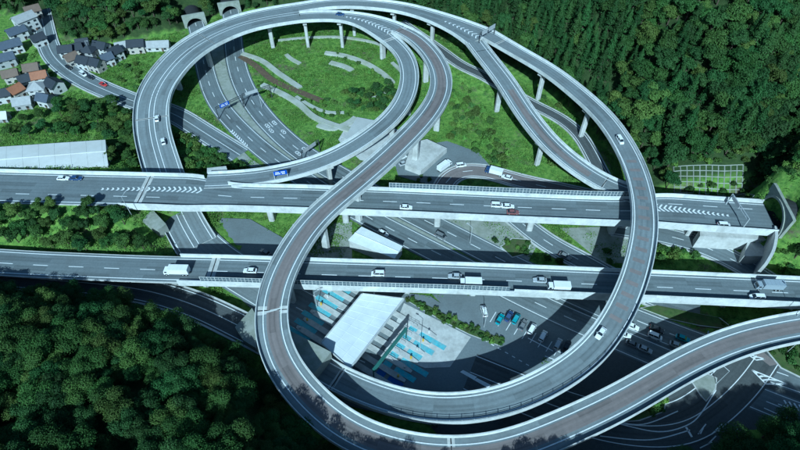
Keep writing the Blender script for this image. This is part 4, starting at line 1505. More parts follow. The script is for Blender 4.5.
WHT, SLV, BLK, RED, NVY, GRY, TEA = (.75, .76, .76), (.42, .44, .46), (.02, .022, .025), (.42, .03, .025), (.03, .06, .16), (.16, .17, .18), (.06, .28, .33)
PK = 'cars parked in the toll car park'
a_pk = math.atan2(*(P(516, 313, 0) - P(508, 327, 0))[[1, 0]])
for a in [
    ('truck', WHT, 'white box truck on the lower expressway beyond the left ramp bend', 180, 272, LH, True),
    ('sedan', WHT, 'white car on the lower expressway just left of the ramp', 250, 270.5, LH, True),
    ('van', WHT, 'white minivan on the lower expressway right of the ramp', 378, 273.5, LH, True),
    ('sedan', SLV, 'silver car on the lower expressway above the left white lorry', 455, 276, LH, True),
    ('lorry', WHT, 'left of two white box lorries on the lower expressway', 473, 284, LH, True),
    ('sedan', SLV, 'silver car on the lower expressway before the right white lorry', 540, 280, LH, True),
    ('lorry', WHT, 'right of two white box lorries on the lower expressway', 561, 288, LH, True),
    ('truck', (.3, .34, .38), 'grey box truck with pale cab at the right end of the lower expressway', 771, 287, LH, True),
    ('van', WHT, 'small white van near the lower expressway noise fence at right', 757, 297, LH, True),
    ('sedan', WHT, 'white car on the upper expressway right of the crossing ramp', 406, 207, UH, False),
    ('van', WHT, 'white van in mid upper expressway right of the white car', 497, 205, UH, False),
    ('sedan', WHT, 'white car following the van on the upper expressway', 508, 206, UH, False),
    ('sedan', (.2, .09, .085), 'dull red car on the near lane of the upper expressway', 513, 212, UH, False),
    ('sedan', WHT, 'white car on the far left expressway beside the warehouse', 63, 178, UH, False),
    ('sedan', NVY, 'blue car beside the white one at the warehouse', 76, 178, UH, False),
    ('van', WHT, 'small white van at the right end of upper expressway', 724, 225, UH, False),
    ('sedan', WHT, 'upper of two white cars on the left arm of the loop', 157, 118, WD, False),
    ('sedan', WHT, 'lower of two white cars on the left arm of the loop', 163, 141, WD, False),
    ('sedan', NVY, 'dark blue car at the top of the inner loop deck', 340, 14, ID, False),
    ('sedan', WHT, 'white car on the big right loop above the parking area', 601, 333, BL, False),
    ('van', WHT, 'white van high on the right side of the big loop', 620, 140, BL, False),
    ('sedan', WHT, 'white car on the surface road between office building and upper expressway', 383, 233, R1, False),
    ('lorry', NVY, 'dark blue lorry on the reddish service road', 496, 173, R6, True),
    ('sedan', WHT, 'white car behind the blue lorry on the service road', 507, 177, R6, True),
    ('sedan', RED, 'red car on the curving town road', 103, 84, R0, False),
    ('sedan', BLK, 'black car on the town road bend by the houses', 68, 67, R0, False),
    ('van', WHT, 'white van in the middle of the town road', 83, 74, R0, False),
    ('sedan', BLK, 'black car just behind the white van on the town road', 90, 77, R0, False),
    ('sedan', WHT, 'upper white car on the surface road under the big loop', 632, 326, R2, False),
    ('van', WHT, 'white van leading on the surface road beside the lower right ramp', 655, 336, R2, False),
    ('sedan', BLK, 'black car beside the white van under the lower right ramp', 657, 329, R2, False),
    ('sedan', TEA, 'teal car nearest the lower right ramp in the far lane', 683, 338, R2, False),
    ('sedan', SLV, 'silver car nearest the lower right ramp in the near lane', 677, 345, R2, False),
    ('sedan', WHT, 'white car emerging from under the big loop on the near carriageway', 624, 334, R1, False),
    ('sedan', GRY, 'grey car queueing on the near carriageway beside the big loop', 633, 344, R1, False),
    ('sedan', SLV, 'silver car queueing in shade on the near carriageway', 645, 349, R1, False),
    ('van', GRY, 'dark van on the surface road below the upper expressway by the median', 441, 236, R1, False),
    ('sedan', GRY, 'grey car in shade on the side road by the tall pier', 565, 256, R4, False),
    ('sedan', GRY, 'grey car in the shadow left of the lower expressway ramp crossing', 265, 252, DR, True),
]:
    vehicle(a[0], a[1], a[2], a[3], a[4], a[5], flip=a[6])
for kind, c, lab, px, py in [
    ('sedan', TEA, 'teal car first in the slanted parking row', 500, 319), ('sedan', NVY, 'dark blue car second in the slanted parking row', 509, 316), ('van', TEA, 'pale green van third in the slanted parking row', 516, 319),
    ('sedan', GRY, 'grey car in the middle of the slanted parking row', 523, 325), ('van', WHT, 'white van last of the sunlit parking row', 532, 329),
    ('van', WHT, 'white van first in the shaded parking row', 543, 336), ('van', SLV, 'silver van in the middle of the shaded parking row', 558, 344), ('sedan', BLK, 'dark car last in the shaded parking row', 567, 346)]:
    vehicle(kind, c, lab, px, py, rz=a_pk, z=.07, group=PK)
vehicle('van', WHT, 'white van standing alone by the lamp in the parking area', 484, 311, rz=1.7, z=.07, group=PK)
vehicle('lorry', WHT, 'white lorry parked in the depot yard behind the upper expressway', 443, 168, rz=.8, z=.1)
vehicle('sedan', RED, 'dark red car parked between the inner loop and the sweeping ramp', 394, 133, rz=.3, z=.1)
vehicle('sedan', WHT, 'white car standing in the yard left of the tall ramp pier', 402, 157, rz=.5, z=.1)
vehicle('sedan', SLV, 'silver car in the yard below the white car beside the pier', 404, 163, rz=.5, z=.1)
vehicle('van', WHT, 'white camper parked at the reddish service road bend', 461, 165, rz=.2, z=.1)

# parking bays
mb = MB()
for k in range(10):
    a, b = P(496 + k * 8, 312 + k * 4.2, .066), P(490 + k * 8, 322 + k * 4.2, .066)
    u = np.array([.13, 0, 0])
    o = MB().add([a - u, a + u, b + u, b - u], [(3, 2, 1, 0)]).mesh('bay_line', M['paint'])
    if o.polygons[0].normal.z < 0: o.flip_normals()
    link('bay_line', o, bpy.data.objects['parking_area'])

# ------------------------------------------------------------------ junction markings and islands
JP = bpy.data.objects['junction_pavement']


def paint_poly(name, pts, z, m='paint', parent=JP):
    q = ccw([tuple(P(x, y, z)[:2]) for x, y in pts])
    return MB().add([(x, y, z) for x, y in q], [tuple(range(len(q)))]).build(name, M[m], parent)


def paint_line(pts, z=.14, w=.3, name='road_marking', parent=JP, m='paint'):
    cv = Curve([(x, y, z) for x, y in pts], hw=w / 2, step=1.5, smooth=1.5 if len(pts) > 2 else 0)
    mb_ = MB()
    ribbon(mb_, cv, lambda k: -k, lambda k: k, 0)
    return mb_.build(name, M[m], parent)


def zebra_triangle(a, b, c, n, z=.14):
    a, b, c = [P(*q, z) for q in (a, b, c)]
    for p, q in ((a, b), (b, c), (c, a)):
        t = (q - p) / np.linalg.norm(q - p)
        nn = np.array([-t[1], t[0], 0]) * .2
        m_ = MB().add([p - nn, p + nn, q + nn, q - nn], [(0, 1, 2, 3)]).mesh('road_marking', M['paint'])
        if m_.polygons[0].normal.z < 0: m_.flip_normals()
        link('road_marking', m_, JP)
    for k in range(1, n):
        t = k / n
        p, q = a + (b - a) * t, a + (c - a) * t
        mid = (p + q) / 2 + (a - (b + c) / 2) * .07
        w_ = (a - (b + c) / 2)
        w_ = w_ / np.linalg.norm(w_) * .35
        for s_, e_ in ((p, mid), (mid, q)):
            m_ = MB().add([s_ - w_, s_ + w_, e_ + w_, e_ - w_], [(0, 1, 2, 3)]).mesh('road_marking', M['paint'])
            if m_.polygons[0].normal.z < 0: m_.flip_normals()
            link('road_marking', m_, JP).location.z = .004


zebra_triangle((752, 370), (787, 384), (766, 384), 4)
zebra_triangle((747, 354), (765, 359), (756, 360), 3)
paint_poly('coloured_lane', [(752, 352), (762, 351), (778, 364), (770, 366)], .134, 'red_asphalt')
paint_line([(620, 424), (660, 432), (690, 424), (702, 412), (716, 390)])
paint_line([(600, 436), (650, 440), (690, 430)])
paint_line([(686, 427), (692, 437)], w=.6)
paint_line([(560, 428), (600, 418), (640, 425), (678, 411)])
for a, b in (((706, 424), (698, 434)), ((722, 424), (712, 434)), ((738, 428), (728, 440)), ((708, 444), (716, 436)), ((700, 448), (712, 442))):
    paint_line([a, b], w=.28)
for a in ((698, 433), (716, 431), (730, 437)):
    x, y = a
    paint_poly('arrow_marking', [(x, y), (x + 6, y - 5), (x + 3, y + 1)], .14)
paint_line([(764, 408), (782, 416), (800, 424)])
paint_line([(778, 404), (800, 412)])
for k in range(4): paint_line([(784 + k * 5, 400 + k * 1.5), (789 + k * 5, 408 + k * 1.5)], w=.5)
for a, b in (((555, 350), (590, 365)), ((545, 356), (580, 370)), ((528, 338), (553, 351))): paint_line([a, b], z=.095)
for k in range(7): paint_line([(484 + k * 7, 340 + k * 4), (487 + k * 7, 341.6 + k * 4)], z=.095)
for x, y in ((460, 372), (474, 380)): paint_poly('road_marking', [(x, y), (x + 3, y - 2), (x + 17, y + 5), (x + 14, y + 8)], .14)


def island(name, label, *a, z=.07):
    m_top, pts = a if len(a) > 1 else ('turf', a[0])
    poly = ccw([tuple(P(x, y, z)[:2]) for x, y in pts])
    root = empty(name, (poly[0][0], poly[0][1], z))
    inv = Matrix.Translation(root.location).inverted()
    cen = np.mean(poly, 0)
    o = MB().prism(poly, z - .1, z + .16).build('kerb', M['concrete'], root)
    o.matrix_parent_inverse = inv
    inn = [tuple(cen + (np.array(p) - cen) * (1 - .5 / max(1, np.linalg.norm(np.array(p) - cen)))) for p in poly]
    o = MB().prism(inn, z, z + .24).build('turf' if m_top == 'turf' else 'paving', M[m_top], root)
    o.matrix_parent_inverse = inv
    tag(root, label, 'traffic island')
    return [np.array(p) for p in inn]


ISL = [island('traffic_island', 'dark green traffic island under the lower right ramp', [(560, 415), (600, 404), (650, 393), (668, 398), (664, 412), (640, 421), (600, 424), (570, 424)]),
       island('traffic_island', 'planted traffic island at the right edge behind the junction', [(766, 351), (790, 343), (860, 340), (860, 380), (800, 378), (780, 368)]),
       island('traffic_island', 'kerbed paved island at the junction corner beside the ramp', 'old_concrete', [(690, 380), (704, 372), (717, 378), (716, 390), (706, 402), (700, 396)]),
       island('traffic_island', 'grass strip between the surface road and the lower expressway at right', [(640, 308), (655, 305), (720, 318), (735, 330), (700, 326), (668, 319)]),
       island('traffic_island', 'long hedge strip between the toll apron and the parking area', [(404, 299), (412, 298), (440, 312), (478, 329), (503, 340), (500, 346), (470, 335), (440, 320)]),
       island('traffic_island', 'grassy island between the side road and the tall expressway pier', [(500, 247), (512, 238), (532, 240), (528, 254), (512, 258)])]

# ------------------------------------------------------------------ plants
def leaf_quad(mb, c, n, size, r, mi=0):
    """one bent leaf spray of two triangles pairs facing n"""
    n = n / (np.linalg.norm(n) + 1e-9)
    a = np.cross(n, r.normal(size=3))
    a /= np.linalg.norm(a) + 1e-9
    b = np.cross(n, a)
    s, t = size * r.uniform(.7, 1.3), size * r.uniform(.5, .9)
    bend = n * size * r.uniform(-.25, .1)
    mb.add([c - a * s * .5 - b * t * .35 + bend, c + a * s * .1 - b * t * .55, c + a * s * .55 + b * t * .1 + bend, c - a * s * .1 + b * t * .55], [(0, 1, 2, 3)], mi)


def broadleaf(seed, leaf, h=10.0, rad=4.2, n=1500, size=.62, lobes=9):
    r = np.random.default_rng(seed)
    mb = MB()
    ls = [(np.array([0, 0, h * .62]), rad * .62)]
    for k in range(lobes):
        th = 2.4 * k + r.uniform(-.5, .5)
        rr = rad * r.uniform(.4, .68)
        ls.append((np.array([rr * math.cos(th), rr * math.sin(th), h * r.uniform(.42, .82)]), rad * r.uniform(.3, .5)))
    wts = np.array([q[1] ** 2 for q in ls])
    wts /= wts.sum()
    for k in r.choice(len(ls), n, p=wts):
        c, R_ = ls[k]
        v = r.normal(size=3)
        v /= np.linalg.norm(v)
        if v[2] < -.35: v[2] *= -.6
        rr = R_ * r.uniform(.5, 1.12) ** .7
        p = c + v * rr * np.array([1, 1, .8])
        leaf_quad(mb, p, v + r.normal(size=3) * .45 + [0, 0, .25], size, r)
    crown = mb.mesh('crown', M[leaf])
    t = MB()
    t.tube((0, 0, -1), (0, 0, h * .35), .26, .2, n=7)
    t.tube((0, 0, h * .35), (.2, .1, h * .7), .2, .09, n=6)
    for k in range(5):
        c, R_ = ls[k + 1]
        t.tube((0, 0, h * (.3 + .05 * k)), tuple(c), .11, .04, n=5)
    return t.mesh('trunk', M['trunk']), crown


def cedar(seed, h=13.0, rad=3.0, n=1500, size=.55):
    r = np.random.default_rng(seed)
    mb = MB()
    for k in range(n):
        t = r.uniform(0, 1) ** .8
        z = h * (.16 + .84 * t)
        R_ = rad * (1 - t) ** .75 * (.8 + .3 * math.sin(t * 34 + seed)) + .12
        th = r.uniform(0, 6.283)
        rr = R_ * r.uniform(.55, 1.1)
        v = np.array([math.cos(th), math.sin(th), .55])
        leaf_quad(mb, np.array([rr * math.cos(th), rr * math.sin(th), z - rr * .25]), v + r.normal(size=3) * .4, size * (1.15 - .5 * t), r)
    t = MB().tube((0, 0, -1), (0, 0, h * .96), .24, .04, n=7)
    return t.mesh('trunk', M['trunk']), mb.mesh('crown', M['leaf_cedar'])


def shrub(seed, leaf, n=260, size=.42):
    r = np.random.default_rng(seed)
    mb = MB()
    ls = [(np.array([r.uniform(-.7, .7), r.uniform(-.7, .7), r.uniform(.4, 1.0)]), r.uniform(.6, 1.0)) for _ in range(5)]
    for k in range(n):
        c, R_ = ls[k % 5]
        v = r.normal(size=3)
        v /= np.linalg.norm(v)
        v[2] = abs(v[2]) * .9
        leaf_quad(mb, c + v * R_ * r.uniform(.7, 1.1), v + r.normal(size=3) * .4, size, r)
    st = MB()
    for c, R_ in ls: st.tube((0, 0, -.3), tuple(c), .06, .03, n=4)
    return st.mesh('stem', M['trunk']), mb.mesh('foliage', M[leaf])


FINE = [broadleaf(90 + k, ('leaf_a', 'leaf_b', 'leaf_c', 'leaf_a')[k], h=9.5, rad=3.6 + .3 * k, n=5600, size=.31, lobes=12) for k in range(4)]
BROAD = [broadleaf(20 + k, ('leaf_a', 'leaf_b', 'leaf_c', 'leaf_a', 'leaf_b')[k], n=2300, size=.6) for k in range(5)]
CEDAR = [cedar(40 + k) for k in range(3)]
SHRUB = [shrub(60 + k, ('leaf_c', 'leaf_weed', 'leaf_a', 'leaf_hedge')[k]) for k in range(4)]

ALLC = [UH, LH, WD, OD, ID, IL, BB, BL, BR, R1, R2, R0, DR, LR, R6, R7, R4, R5, J1]
CP = np.vstack([np.c_[c.p[:, :2], c.hw, c.p[:, 2]] for c in ALLC])


def road_gap(x, y, pad):
    return float((np.hypot(CP[:, 0] - x, CP[:, 1] - y) - CP[:, 2]).min()) > pad


def to_px(p):
    x, y, z = p[0], p[1], p[2] - CAM_H
    cy, sy = math.cos(PITCH), math.sin(PITCH)
    dep = y * cy - z * sy
    up = y * sy + z * cy
    return 400 + F_PX * x / dep, 225 - F_PX * up / dep, dep


def plant(name, parts, names, loc, sc, rz, label, cat, group):
    o = empty(name, loc, rz)
    for me_, nm in zip(parts, names):
        c = link(nm, me_, o)
        c.scale = sc if hasattr(sc, '__len__') else (sc, sc, sc)
    return tag(o, label, cat, group)


def scatter(poly, spacing, pad_edge=0.0):
    """random points no closer than about the spacing"""
    poly = np.array(poly)
    lo, hi = poly.min(0), poly.max(0)
    area = (hi - lo).prod()
    cand = lo + RNG.random((int(area / spacing ** 2 * 6) + 30, 2)) * (hi - lo)
    cand = cand[inside(poly, cand)]
    if pad_edge: cand = cand[dist_poly(poly, cand) > pad_edge]
    md = spacing * .8
    cells, out = {}, []
    for x, y in cand:
        i, j = int(x // md), int(y // md)
        lim = (md * RNG.uniform(.75, 1.1)) ** 2
        if any((x - a_) ** 2 + (y - b_) ** 2 < lim for di in (-1, 0, 1) for dj in (-1, 0, 1) for a_, b_ in cells.get((i + di, j + dj), ())): continue
        cells.setdefault((i, j), []).append((x, y))
        out.append((x, y))
    return np.array(out) if out else np.zeros((0, 2))


lat = [tuple(P(x, y, 10.5)[:2]) for x, y in ((684, 198), (768, 205))]
LATT = [lat[0], lat[1], (lat[1][0] + 4, lat[1][1] + 21), (lat[0][0] + 2, lat[0][1] + 21)]
north = []
for x, y in scatter([(-330, 150)] + [(-330, 460), (330, 460), (330, 120)], 4.7):
    q = np.array([[x, y]])
    if not inside(NORTH, q)[0]: continue
    dd = dist_poly(NORTH, q)[0]
    if dd < 1 or inside(LATT, q)[0] or not road_gap(x, y, 3.5): continue
    z = ground_z(x, y)
    px, py, dep = to_px((x, y, z + 8))
    if -70 < px < 870 and py > -60: north.append((dep, x, y, z, px, py, dd))
for x, y in scatter(EAST, 5.5, 4):
    z = ground_z(x, y)
    px, py, dep = to_px((x, y, z + 8))
    if px < 900 and road_gap(x, y, 4) and RNG.random() < .5: north.append((dep, x, y, z, px, py, 9))
north.sort()
cnt = {'c': 0, 'b': 0}
far_b, far_c = [], []
for dep, x, y, z, px, py, dd in north:
    pc = .85 if (430 < px < 640 and py < 105 - abs(px - 520) * .25) else (.5 if 200 < px < 430 else .22)
    con = RNG.random() < pc
    sc = RNG.choice([RNG.uniform(.55, .85), RNG.uniform(.8, 1.2), RNG.uniform(1.0, 1.35)]) * (.75 if dd < 6 else 1)
    rz = RNG.uniform(0, 6.28)
    if con:
        if cnt['c'] < 150:
            cnt['c'] += 1
            plant('cedar_tree', CEDAR[int(RNG.integers(3))], ('trunk', 'crown'), (x, y, z), sc, rz, 'dark conical cedar in the wood on the slope behind the loop', 'tree', 'cedars of the upper wood')
        else: far_c.append((x, y, z, sc, rz))
    else:
        if cnt['b'] < 110:
            cnt['b'] += 1
            plant('broadleaf_tree', BROAD[int(RNG.integers(5))], ('trunk', 'crown'), (x, y, z), sc, rz, 'rounded broadleaf tree in the wood on the slope behind the roads', 'tree', 'broadleaf trees of the upper wood')
        else: far_b.append((x, y, z, sc, rz))


def instances(name, pts, protos, label=None, cat=None):
    """many copies of a few meshes on points: one object"""
    pc = bpy.data.collections.new(name + '_source')
    for k, me_ in enumerate(protos):
        o = bpy.data.objects.new(name + '_source', me_)
        pc.objects.link(o)
    me_ = bpy.data.meshes.new(name)
    me_.from_pydata([p[:3] for p in pts], [], [])
    a1 = me_.attributes.new('scl', 'FLOAT', 'POINT')
    a1.data.foreach_set('value', [p[3] for p in pts])
    a2 = me_.attributes.new('rot', 'FLOAT_VECTOR', 'POINT')
    a2.data.foreach_set('vector', np.array([(0, 0, p[4]) for p in pts]).ravel())
    o = link(name, me_)
    ng = bpy.data.node_groups.new(name, 'GeometryNodeTree')
    ng.interface.new_socket('Geometry', in_out='INPUT', socket_type='NodeSocketGeometry')
    ng.interface.new_socket('Geometry', in_out='OUTPUT', socket_type='NodeSocketGeometry')
    N, L = ng.nodes, ng.links
    gi, go = N.new('NodeGroupInput'), N.new('NodeGroupOutput')
    ip = N.new('GeometryNodeInstanceOnPoints')
    ci = N.new('GeometryNodeCollectionInfo')
    ci.inputs['Collection'].default_value = pc
    ci.inputs['Separate Children'].default_value = True
    ci.inputs['Reset Children'].default_value = True
    ip.inputs['Pick Instance'].default_value = True
    n1, n2 = N.new('GeometryNodeInputNamedAttribute'), N.new('GeometryNodeInputNamedAttribute')
    n1.data_type, n2.data_type = 'FLOAT', 'FLOAT_VECTOR'
    n1.inputs['Name'].default_value, n2.inputs['Name'].default_value = 'scl', 'rot'
    ri = N.new('FunctionNodeRandomValue')
    ri.data_type = 'INT'
    ri.inputs[4].default_value, ri.inputs[5].default_value = 0, len(protos) - 1
    L.new(gi.outputs[0], ip.inputs['Points'])
    L.new(ci.outputs[0], ip.inputs['Instance'])
    L.new(n1.outputs[0], ip.inputs['Scale'])
    L.new(n2.outputs[0], ip.inputs['Rotation'])
    L.new(ri.outputs[2], ip.inputs['Instance Index'])
    L.new(ip.outputs[0], go.inputs[0])
    md = o.modifiers.new('copies', 'NODES')
    md.node_group = ng
    return tag(o, label, cat, kind='stuff')


def joined(pair, name):
    a, b = pair
    mb = MB()
    for me_, mi in ((a, 0), (b, 1)):
        mb.add([tuple(v.co) for v in me_.vertices], [tuple(p.vertices) for p in me_.polygons], mi)
    return mb.mesh(name, [a.materials[0], b.materials[0]])


if far_b: instances('broadleaf_wood', far_b, [joined(p, 'tree') for p in BROAD], 'distant mixed broadleaf wood covering the mountain slope at the top', 'wood')
if far_c: instances('cedar_wood', far_c, [joined(p, 'tree') for p in CEDAR], 'distant dark cedar wood on the mountain slope at the top', 'wood')

# lower left hill and the hill behind the camera
south = []
for x, y in scatter([(-190, -45), (215, -45), (215, 130), (-190, 130)], 4.7):
    q = np.array([[x, y]])
    if not inside(SOUTH, q)[0] or dist_poly(SOUTH, q)[0] < .8 or not road_gap(x, y, 1.8): continue
    z = ground_z(x, y)
    if abs(x) < 25 and y < -5: continue
    px, py, dep = to_px((x, y, z + 7))
    seen = -5 < px < 805 and py < 455
    south.append((not seen, dep, x, y, z, px))
south.sort()
far_s = []
for k, (hid, dep, x, y, z, px) in enumerate(south):
    sc = RNG.choice([RNG.uniform(.6, .8), RNG.uniform(.75, 1.0), RNG.uniform(.9, 1.1)])
    rz = RNG.uniform(0, 6.28)
    if hid or k >= 170:
        far_s.append((x, y, z, sc, rz))
        continue
    lab = 'leafy tree in the dark wood filling the lower left corner' if px < 420 else 'leafy tree of the wood along the bottom right edge'
    plant('broadleaf_tree', FINE[int(RNG.choice([0, 1, 2, 3, 1]))], ('trunk', 'crown'), (x, y, z), (sc * 1.05, sc * 1.05, sc), rz, lab, 'tree', 'trees of the lower left wood' if px < 420 else 'trees of the lower right wood')
instances('hillside_wood', far_s, [joined(p, 'tree') for p in FINE], 'leafy wood on the near hillside at the bottom of the picture', 'wood')


BUSH = []


def zone(pts, spacing, kind, label, group, smin=.8, smax=1.3, zz=0, prob=1.0, pad=1.2, which=None, cat=None):
    poly = [tuple(P(x, y, zz)[:2]) for x, y in pts]
    for x, y in scatter(poly, spacing):
        if RNG.random() > prob or not road_gap(x, y, pad): continue
        z = ground_z(x, y)
        sc = RNG.uniform(smin, smax)
        if kind == 'shrub': BUSH.append((to_px((x, y, z))[2] / sc, int(RNG.choice(which or [0, 1, 2])), x, y, z, sc, RNG.uniform(0, 6.28), label, group))
        else: plant('broadleaf_tree', BROAD[int(RNG.choice(which or [0, 1, 2, 3]))], ('trunk', 'crown'), (x, y, z), sc, RNG.uniform(0, 6.28), label, cat or 'tree', group)


zone([(60, 108), (112, 104), (134, 118), (136, 150), (112, 138), (60, 138)], 6, 'tree', 'tree in the grove between warehouse and town road', 'trees behind the warehouse', .5, .85)
zone([(0, 128), (60, 112), (60, 138), (0, 142)], 6, 'tree', 'tree at the left edge between houses and warehouse', 'trees between houses and warehouse', .4, .7, prob=.8)
zone([(110, 135), (134, 130), (140, 172), (112, 174)], 5, 'tree', 'tree beside the left arm of the loop at the warehouse end', 'trees at the warehouse end', .45, .75)
zone([(0, 212), (60, 214), (120, 218), (145, 240), (150, 256), (60, 252), (0, 246)], 4.6, 'tree', 'tree on the bank between the two expressways at left', 'trees between the expressways', .5, .8, zz=6, pad=2.5)
zone([(345, 92), (398, 84), (398, 100), (380, 112), (352, 108)], 3.2, 'shrub', 'dark bush in the clump at the right side of the loop lawn', 'bushes on the loop lawn', 1.1, 1.7, which=[2, 2, 0])
zone([(352, 92), (398, 80), (404, 92), (384, 112), (356, 108)], 7, 'tree', 'small dark tree among the bushes at the right of the loop lawn', 'small trees on the loop lawn', .35, .55, which=[1, 4])
zone([(300, 100), (345, 96), (350, 118), (320, 116)], 4.5, 'shrub', 'scattered bush on the lower loop lawn by the terraces', 'bushes by the terraces', .6, 1.1, prob=.6)
zone([(245, 66), (262, 84), (275, 98), (268, 100), (250, 82)], 3.4, 'shrub', 'bush on the verge between the tunnel road and the ditch', 'bushes by the ditch', .5, 1.0, prob=.8, which=[1, 0])
zone([(405, 50), (425, 62), (428, 85), (415, 100), (420, 75)], 4, 'shrub', 'bush in the gap between inner loop and sweeping ramp', 'bushes in the ramp gap', .6, 1.0, prob=.7)
zone([(0, 196), (60, 199), (122, 203), (122, 212), (0, 208)], 4.6, 'tree', 'tree crowding the near shoulder of the left expressway', 'trees on the left shoulder', .45, .75, zz=10.5, pad=.6)
zone([(0, 274), (80, 277), (180, 279), (180, 286), (0, 284)], 4.4, 'tree', 'dark tree on the bank just below the lower expressway at left', 'trees below the lower expressway', .4, .65, zz=7, pad=.5)
zone([(680, 186), (770, 196), (790, 190), (770, 165), (690, 165)], 3.6, 'shrub', 'bush on the slope behind the white lattice', 'bushes behind the lattice', .8, 1.5, zz=16, which=[0, 2])
for x, y in np.vstack([scatter([LATT[3], LATT[2], (LATT[2][0] + 4, LATT[2][1] + 16), (LATT[3][0], LATT[3][1] + 16)], 3.4), scatter([(LATT[1][0] + .5, LATT[1][1] + 4), (LATT[1][0] + 12, LATT[1][1] + 6), (LATT[2][0] + 12, LATT[2][1]), LATT[2]], 3.2)]):
    BUSH.append((150, int(RNG.integers(3)), x, y, ground_z(x, y), RNG.uniform(.9, 1.7), RNG.uniform(0, 6.28), 'bush fringing the top and side of the white slope lattice', 'bushes round the lattice'))
zone([(782, 215), (860, 220), (860, 266), (780, 256)], 4.2, 'shrub', 'bush on the grass slope above the tunnel at the right edge', 'bushes on the right slope', .8, 1.6, zz=16, prob=.8, which=[0, 1, 2])
zone([(430, 216), (470, 214), (500, 232), (520, 246), (490, 240), (455, 226)], 3.2, 'shrub', 'dark bush on the verge under the upper expressway', 'bushes under the upper expressway', .8, 1.3, which=[2, 2, 0], prob=.7)
zone([(575, 230), (630, 230), (632, 258), (612, 258)], 3.4, 'shrub', 'dark bush beside the side road under the big loop', 'bushes under the big loop', .8, 1.4, which=[2, 0], prob=.8)
zone([(330, 52), (392, 60), (400, 86), (380, 80), (350, 66)], 5, 'shrub', 'bush on the upper right of the loop lawn', 'bushes on the upper lawn', .5, 1.1, which=[2, 1, 0], prob=.55)
zone([(296, 40), (312, 40), (312, 50), (296, 50)], 6, 'tree', 'lone dark tree on the loop lawn near a pier', 'trees on the loop lawn', .5, .6, which=[1])
zone([(452, 100), (500, 105), (520, 135), (565, 172), (520, 176), (470, 150), (440, 135)], 4.0, 'shrub', 'bush in the thicket between the sweeping ramp and the slanting ramp', 'bushes between the ramps', 1.0, 1.9, prob=.9)
zone([(452, 75), (490, 92), (500, 108), (455, 110)], 5, 'shrub', 'low bush on the field beside the sweeping ramp', 'bushes on the field', .6, 1.1, prob=.7)
zone([(440, 32), (475, 60), (470, 64), (432, 44)], 4, 'shrub', 'bush beside the back road under the top fork', 'bushes by the back road', .8, 1.3)
zone([(500, 75), (545, 95), (580, 125), (600, 165), (590, 168), (560, 130), (515, 100)], 4.2, 'shrub', 'bush on the verge between slanting ramp and outer loop', 'bushes along the back road', .9, 1.5)
zone([(170, 125), (205, 145), (240, 166), (200, 172), (185, 165)], 3.6, 'shrub', 'dark bush beside the expressway in the left corner of the loop', 'bushes in the left corner of the loop', 1.1, 2.0, which=[2, 2, 0])
zone([(196, 168), (240, 164), (250, 172), (200, 174)], 3.4, 'shrub', 'dark bush behind the inner loop merge', 'bushes behind the merge', 1.2, 2.0, which=[2])
zone([(660, 238), (690, 246), (700, 256), (655, 262)], 3.6, 'shrub', 'bush beside the curved side road right of the big loop', 'bushes by the right side road', .9, 1.6)
zone([(720, 250), (745, 258), (800, 266), (800, 276), (740, 268)], 3.4, 'shrub', 'bush under the abutment behind the lower expressway', 'bushes below the abutment', 1.0, 1.8)
zone([(500, 245), (530, 240), (528, 254), (510, 257)], 3, 'shrub', 'bush on the grassy island by the tall pier', 'bushes on the pier island', .7, 1.2, which=[1, 3])
zone([(545, 258), (620, 262), (615, 270), (560, 268)], 3.2, 'shrub', 'bush in the shade behind the lower expressway', 'bushes behind the lower expressway', .9, 1.4)
zone([(640, 308), (655, 305), (720, 318), (735, 330), (700, 326), (668, 319)], 3, 'shrub', 'bush on the grass strip below the lower expressway', 'bushes on the right grass strip', .5, .9, which=[1, 3])
zone([(404, 299), (412, 298), (440, 312), (478, 329), (503, 340), (500, 346), (470, 335), (440, 320)], 2.0, 'shrub', 'clipped bush in the hedge strip beside the toll apron', 'bushes of the hedge strip', .6, .95, which=[3, 1], pad=-50)
zone([(770, 352), (790, 345), (850, 342), (850, 376), (800, 374)], 3.2, 'shrub', 'bush on the planted island at the right edge', 'bushes on the right island', .7, 1.3, which=[3, 1, 2], pad=-50)
zone([(565, 416), (600, 406), (650, 394), (667, 399), (663, 411), (600, 423)], 2.4, 'shrub', 'bush on the dark island under the lower right ramp', 'bushes on the dark island', .7, 1.2, pad=-50)
zone([(225, 292), (262, 294), (256, 308), (230, 302)], 3, 'shrub', 'bush under the lower expressway beside the ramp bend', 'bushes under the ramp bend', .8, 1.3, which=[1, 2])
zone([(108, 68), (140, 62), (140, 92), (120, 86)], 4.5, 'shrub', 'bush on the slope between houses and the loop', 'bushes below the house row', .8, 1.4, prob=.6)
zone([(20, 55), (60, 72), (60, 100), (10, 108)], 7, 'shrub', 'garden bush among the houses at left', 'garden bushes', .8, 1.4, prob=.7)
zone([(405, 156), (440, 190), (430, 195), (395, 186)], 3.5, 'shrub', 'bush behind the upper expressway fence', 'bushes behind the fence', .6, 1.0)
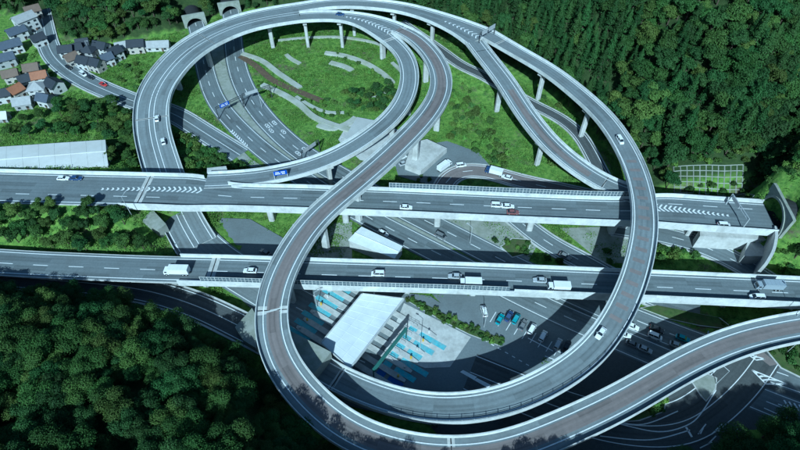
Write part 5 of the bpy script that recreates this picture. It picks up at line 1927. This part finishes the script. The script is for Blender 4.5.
zone([(490, 172), (560, 182), (590, 194), (520, 190)], 3.4, 'shrub', 'bush beside the service road behind the fence', 'bushes along the service road', .6, 1.1)

BUSH.sort()
rest = []
for k, (key, v, x, y, z, sc, rz, lab, grp) in enumerate(BUSH):
    if k < 295: plant('shrub', SHRUB[v], ('stem', 'foliage'), (x, y, z), sc, rz, lab, 'shrub', grp)
    else: rest.append((x, y, z, sc, rz))
instances('undergrowth', rest, [joined(p, 'shrub') for p in SHRUB], 'small scattered undergrowth on the verges far from the camera', 'undergrowth')

# weeds and tall grass: nobody could count them
WEED = []
for k in range(3):
    r = np.random.default_rng(80 + k)
    mb = MB()
    for _ in range(22):
        c = np.array([r.normal(0, .7), r.normal(0, .7), r.uniform(.05, .45)])
        leaf_quad(mb, c, np.array([r.normal(0, .5), r.normal(0, .5), 1]), .42, r)
    WEED.append(mb.mesh('weed', M['leaf_weed']))
PAVED = [[(v.co.x, v.co.y) for v in bpy.data.objects[n].data.vertices] for n in ('toll_forecourt', 'parking_area', 'junction_pavement', 'toll_apron', 'depot_yard', 'works_yard')]
wp = []
cand = np.stack([RNG.uniform(-190, 190, 60000), RNG.uniform(70, 300, 60000)], 1)
ok = ~inside(NORTH, cand) & ~inside(SOUTH, cand)
for pl in PAVED: ok &= ~inside(pl, cand)
cand = cand[ok]
gr = fbm(cand[:, 0], cand[:, 1], 30, 9)
grade = np.vstack([np.c_[c.p[:, :2], c.hw] for c in (R1, R2, R0, DR, LR, R6, R7, R4, R5, J1, UH.sub(0, UH.near(130, 190)), LH.sub(0, LH.near(186, 269)))])
for (x, y), g in zip(cand, gr):
    if g < -.25 and RNG.random() < .75: continue
    if (np.hypot(grade[:, 0] - x, grade[:, 1] - y) - grade[:, 2]).min() < 1.2: continue
    px, py, dep = to_px((x, y, 0))
    if not (-20 < px < 820): continue
    wp.append((x, y, ground_z(x, y) - .03, RNG.uniform(.5, 1.25) * (1 + .3 * g), RNG.uniform(0, 6.28)))
instances('tall_grass', wp, WEED, 'rough bright green grass and weeds on the open ground inside and beside the loops', 'grass')
